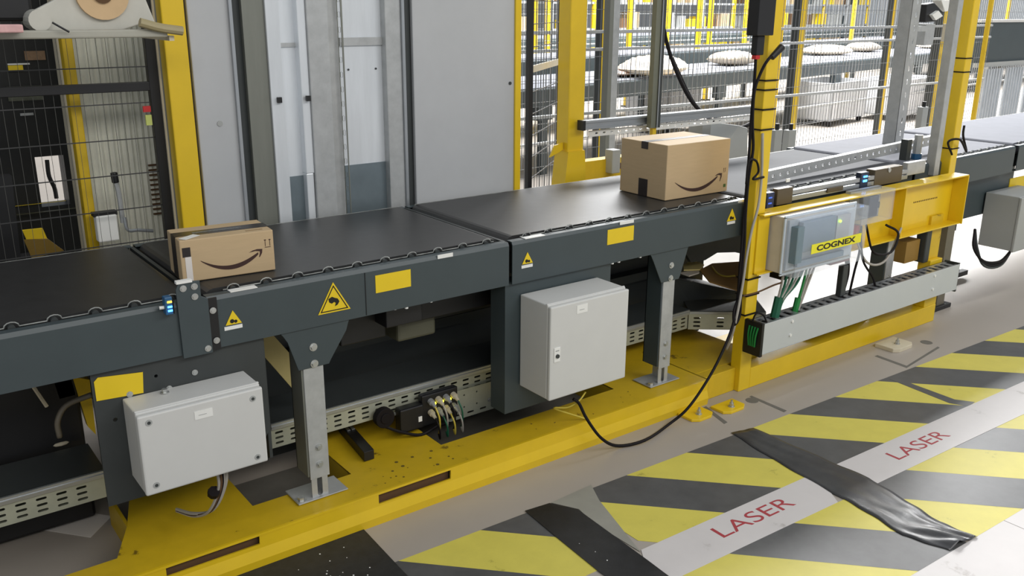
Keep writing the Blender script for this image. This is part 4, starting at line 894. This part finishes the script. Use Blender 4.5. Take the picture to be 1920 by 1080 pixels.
# parcel conveyors behind
C2=conveyor('long dark conveyor carrying bagged parcels behind the mesh fence',0,22,loc=(3.6,6.78,0),rz=R(10),belt=BELTW,W=1.25,guard=False,beam=.17,legs=(2.2,5.6,9.0,12.4,15.8),simple=True,group='background conveyors')
C3=conveyor('second dark conveyor directly behind the bagged parcel conveyor',0,24,loc=(6.5,9.1,0),rz=R(10),belt=BELTW,W=1.1,guard=False,beam=.28,z=1.0,legs=(3,8,13,18),simple=True,group='background conveyors')
C4=conveyor('distant pale conveyor line near the back racks',0,26,loc=(6,13.5,0),rz=R(8),belt=BELTW,W=1.4,guard=False,beam=.2,z=1.05,legs=(3,9,15,21),simple=True,group='background conveyors')
def bag(label,px,py,w,d,h,m,rz=0,surf=.87,name='bagged_parcel',grp='bagged parcels on the background conveyor'):
    p=at(px,py,z=surf+h*.4); t=MB()
    n=20;k=9
    g=[]
    for i in range(k+1):
        v=-1+2*i/k; row=[]
        for j in range(n+1):
            u=-1+2*j/n; th=max(0,(1-abs(u)**2.6)*(1-abs(v)**2.6))**.5
            row.append((u*w/2*(1-.06*abs(v)**3),v*d/2*(1-.08*abs(u)**3),th))
        g.append(row)
    top=[[t.bm.verts.new((a,b,h*.42+h*.58*c*(1+.18*math.sin(a*31+b*17)))) for a,b,c in row] for row in g]
    bot=[[t.bm.verts.new((a,b,h*.42-h*.42*c)) for a,b,c in row] for row in g]
    for S in (top,bot):
        for i in range(k):
            for j in range(n): t._f([S[i][j],S[i][j+1],S[i+1][j+1],S[i+1][j]])
    for i in range(k): t._f([top[i][0],top[i+1][0],bot[i+1][0],bot[i][0]]); t._f([top[i][n],top[i+1][n],bot[i+1][n],bot[i][n]])
    for j in range(n): t._f([top[0][j],top[0][j+1],bot[0][j+1],bot[0][j]]); t._f([top[k][j],top[k][j+1],bot[k][j+1],bot[k][j]])
    o=t.build(name,m,smooth=True); o.location=(p.x,p.y,surf+.002); o.rotation_euler=(0,0,rz); tag(o,label,'parcel',grp); return o
bag('cream and brown bagged parcel behind the steel strut',1225,128,.95,.5,.22,POLY,R(10))
bag('brown flat bagged parcel left of the cream one',1168,136,.55,.4,.10,POLYB,R(20))
bag('pale bagged parcel just left of the black device',1375,112,.7,.5,.18,POLY,R(0))
bag('cream bagged parcel between the yellow posts',1550,96,.9,.45,.16,POLY,R(-15))
bag('pointed cream bagged parcel right of the first cream one',1618,90,.8,.5,.16,POLY,R(12))
bag('small pale bagged parcel near the slotted strut',1745,86,.6,.4,.12,POLY,R(5))
# pale bins below the conveyor
for px,py,w,l in ((1555,200,1.2,'pale grey bin under the bagged parcel conveyor, left one'),(1690,190,1.3,'pale grey bin under the bagged parcel conveyor, right one'),(1250,215,.8,'pale bin behind the steel strut')):
    p=at(px,py+40,z=.1); t=T('storage_bin',l,'bin',(p.x*1.07,p.y*1.07,0),R(10),'pale bins beneath the background conveyor')
    b=MB(); 
    b.box(0,w,0,.02,.08,.62).box(0,w,.68,.70,.08,.62).box(0,.02,0,.7,.08,.62).box(w-.02,w,0,.7,.08,.62).box(0,w,0,.7,.08,.1)
    for i in range(int(w/.08)): b.box(.03+i*.08,.045+i*.08,-.008,0,.1,.6)
    b.build('bin_body',mat('pale_bin',(205,206,208),.5),t,world=False,bevel=.003)
    for x in (.05,w-.1): MB().cyl((x,.05,.04),(x+.03,.05,.04),.04,12).build('caster',BLACK,t,world=False)
# far right grey chute
gc=T('side_chute','tall dark grey conveyor side with pale top edge at the upper right','conveyor',(9,5.6,0))
p=at(1835,60,y=5.4)
MB().box(p.x,p.x+5,5.4,5.45,1.05,1.50).build('side_panel',DARK,gc); MB().box(p.x,p.x+5,5.38,5.47,1.50,1.53).build('top_edge',GREYP,gc); MB().box(p.x,p.x+5,5.36,5.40,1.0,1.05).build('lower_flange',GREYP2,gc)
for dx in (.4,1.6): MB().box(p.x+dx,p.x+dx+.07,5.42,5.5,0,1.05).build('leg',GALV,gc)
for k,dx in enumerate((.1,.62,1.14)):
    s=MB(); n=14; top=[]
    for i in range(n): a=i/n; s.box(p.x+dx+.45*a,p.x+dx+.45*(a+.8/n),5.30+.01*(i%2),5.32+.01*(i%2),.35,.98)
    o=s.build('strip_curtain',mat('pale_strip_%d'%k,(176,182,188),.4)); tag(o,('leftmost','middle','rightmost')[k]+' pale strip curtain hanging under the grey chute at upper right','curtain','pale strip curtains')
# scanner cluster near strut top
sc=T('scanner_cluster','black and white scanner bracket beside the top of the slotted strut','scanner',(5.2,3.3,1.5))
p=at(1760,25,y=3.3)
MB().prism([at(1738,8,y=3.04),at(1752,5,y=3.04),at(1768,22,y=3.04),at(1757,40,y=3.04),at(1735,42,y=3.04)],(0,.05,0)).build('scanner_body',BLACK,sc,bevel=.004)
MB().box(5.10,5.34,2.99,3.04,1.52,1.55).build('mount_arm',GALV,sc); MB().prism([at(1748,28,y=3.02),at(1760,20,y=3.02),at(1768,30,y=3.02),at(1755,38,y=3.02)],(0,.02,0)).build('white_plate',WHITE,sc)
MB().prism([at(1765,0,y=3.04),at(1790,0,y=3.04),at(1792,18,y=3.04),at(1772,22,y=3.04)],(0,.06,0)).build('white_head',WHITE,sc,bevel=.003)
MB().box(at(1735,60,y=3.04).x,at(1752,60,y=3.04).x,3.04,3.10,at(1740,85,y=3.04).z,at(1740,45,y=3.04).z).build('bracket',GALV,sc)
MB().box(at(1778,60,y=3.04).x,at(1790,60,y=3.04).x,3.04,3.08,at(1780,78,y=3.04).z,at(1780,45,y=3.04).z).build('small_sensor',CREAM,sc)
# hanging black cable in background
cable('black cable hanging from above across the background to the aluminium profile',[at(1245,-30,y=4.3),at(1243,40,y=4.3),at(1256,100,y=4.3),at(1280,160,y=4.2),at(1305,200,y=4.1),at(1345,232,y=4.0),at(1385,240,y=3.9),at(1415,228,y=3.9)],.014)
cable('thinner black cable beside the hanging one above the aluminium profile',[at(1262,110,y=4.3),at(1275,140,y=4.25),at(1300,190,y=4.15),at(1330,222,y=4.0),at(1352,236,y=4.0)],.009)
# things at the far edge of the pale belts
for px,py,l in ((1460,250,'grey upright bracket with black knob left of the pale belt'),(1486,250,'second grey upright bracket by the dark profile'),(1735,205,'black and white device at the back edge of the pale belt')):
    p=at(px,py+8,y=3.75); t=T('edge_bracket',l,'bracket',(p.x,3.75,.8))
    MB().box(p.x-.04,p.x+.04,3.75,3.80,.0,p.z+.05).build('bracket_body',GREYP2,t,bevel=.004); MB().cyl((p.x,3.77,p.z+.05),(p.x,3.77,p.z+.09),.014,10).build('knob',BLACK,t)
# grey motor behind large parcel
gm=T('drive_unit','grey angular drive unit behind the large parcel','machine',(3.8,3.6,.8))
MB().prism([at(1345,300,y=3.5),at(1385,235,y=3.5),at(1402,240,y=3.5),at(1402,300,y=3.5)],(0,.2,0)).build('drive_body',GREYP2,gm,bevel=.004); MB().box(4.05,4.12,3.55,3.65,0,1.0).build('stand',GREYP2,gm)
# racks far behind
def rack(label,x,y,rz,n=4):
    t=T('storage_rack',label,'rack',(x,y,0),rz,'distant storage racks')
    for i in range(n+1): MB().box(i*1.4,i*1.4+.08,0,.08,0,3).build('upright',YEL if i%2 else GALV,t,world=False)
    for z in (.5,1.1,1.7,2.3): MB().box(0,n*1.4,0,.7,z,z+.05).build('shelf',GALV,t,world=False)
    Mx=root_matrix(t)
    for i in range(n*3):
        for z in (.55,1.15,1.75):
            if random.random()<.35: continue
            w=random.uniform(.2,.38); h=random.uniform(.15,.38); p=Mx@Vector((.15+i*.46,.1,z))
            o=MB().box(0,w,0,.4,0,h).build('storage_carton',random.choice((CARD,BROWN,GREYP2,STKY,DARK)),None); o.location=p; o.rotation_euler=(0,0,rz)
            tag(o,'small carton stored on the '+label,'carton','cartons on the '+label)
rack('distant rack behind the conveyors, left one',7.0,15.5,R(5))
rack('distant rack behind the conveyors, middle one',13.5,16.5,R(5),5)
rack('distant rack behind the conveyors, right one',21.5,17.5,R(5),5)
# ---------------------------------------------------------------- light
def area(name,loc,rot,sx,sy,e,col=(1,1,1)):
    l=bpy.data.lights.new(name,'AREA'); l.shape='RECTANGLE'; l.size=sx; l.size_y=sy; l.energy=e; l.color=col
    o=bpy.data.objects.new(name,l); COL.objects.link(o); o.location=loc; o.rotation_euler=rot; return o
area('ceiling_light',(-.5,-3.2,4.2),(R(48),0,R(10)),5,1.2,165,(1,.96,.90))
area('ceiling_light',(4.5,-2.6,4.4),(R(45),0,R(5)),5,1.2,200,(1,.98,.95))
area('ceiling_light',(11.0,1.5,5.5),(0,0,0),6,.8,280,(1,1,1))
area('ceiling_light',(14.0,8.5,6.5),(0,0,0),12,1.6,3900,(1,1,1))
area('ceiling_light',(16.0,12.0,7.5),(0,0,0),18,3,6000,(1,1,1))
w=bpy.data.worlds.new('hall'); scn.world=w; w.use_nodes=True
w.node_tree.nodes['Background'].inputs[0].default_value=(.80,.86,.92,1); w.node_tree.nodes['Background'].inputs[1].default_value=.60
scn.view_settings.view_transform='Standard'; scn.view_settings.look='None'; scn.view_settings.gamma=1; scn.view_settings.use_curve_mapping=False
scn.view_settings.exposure=-.42
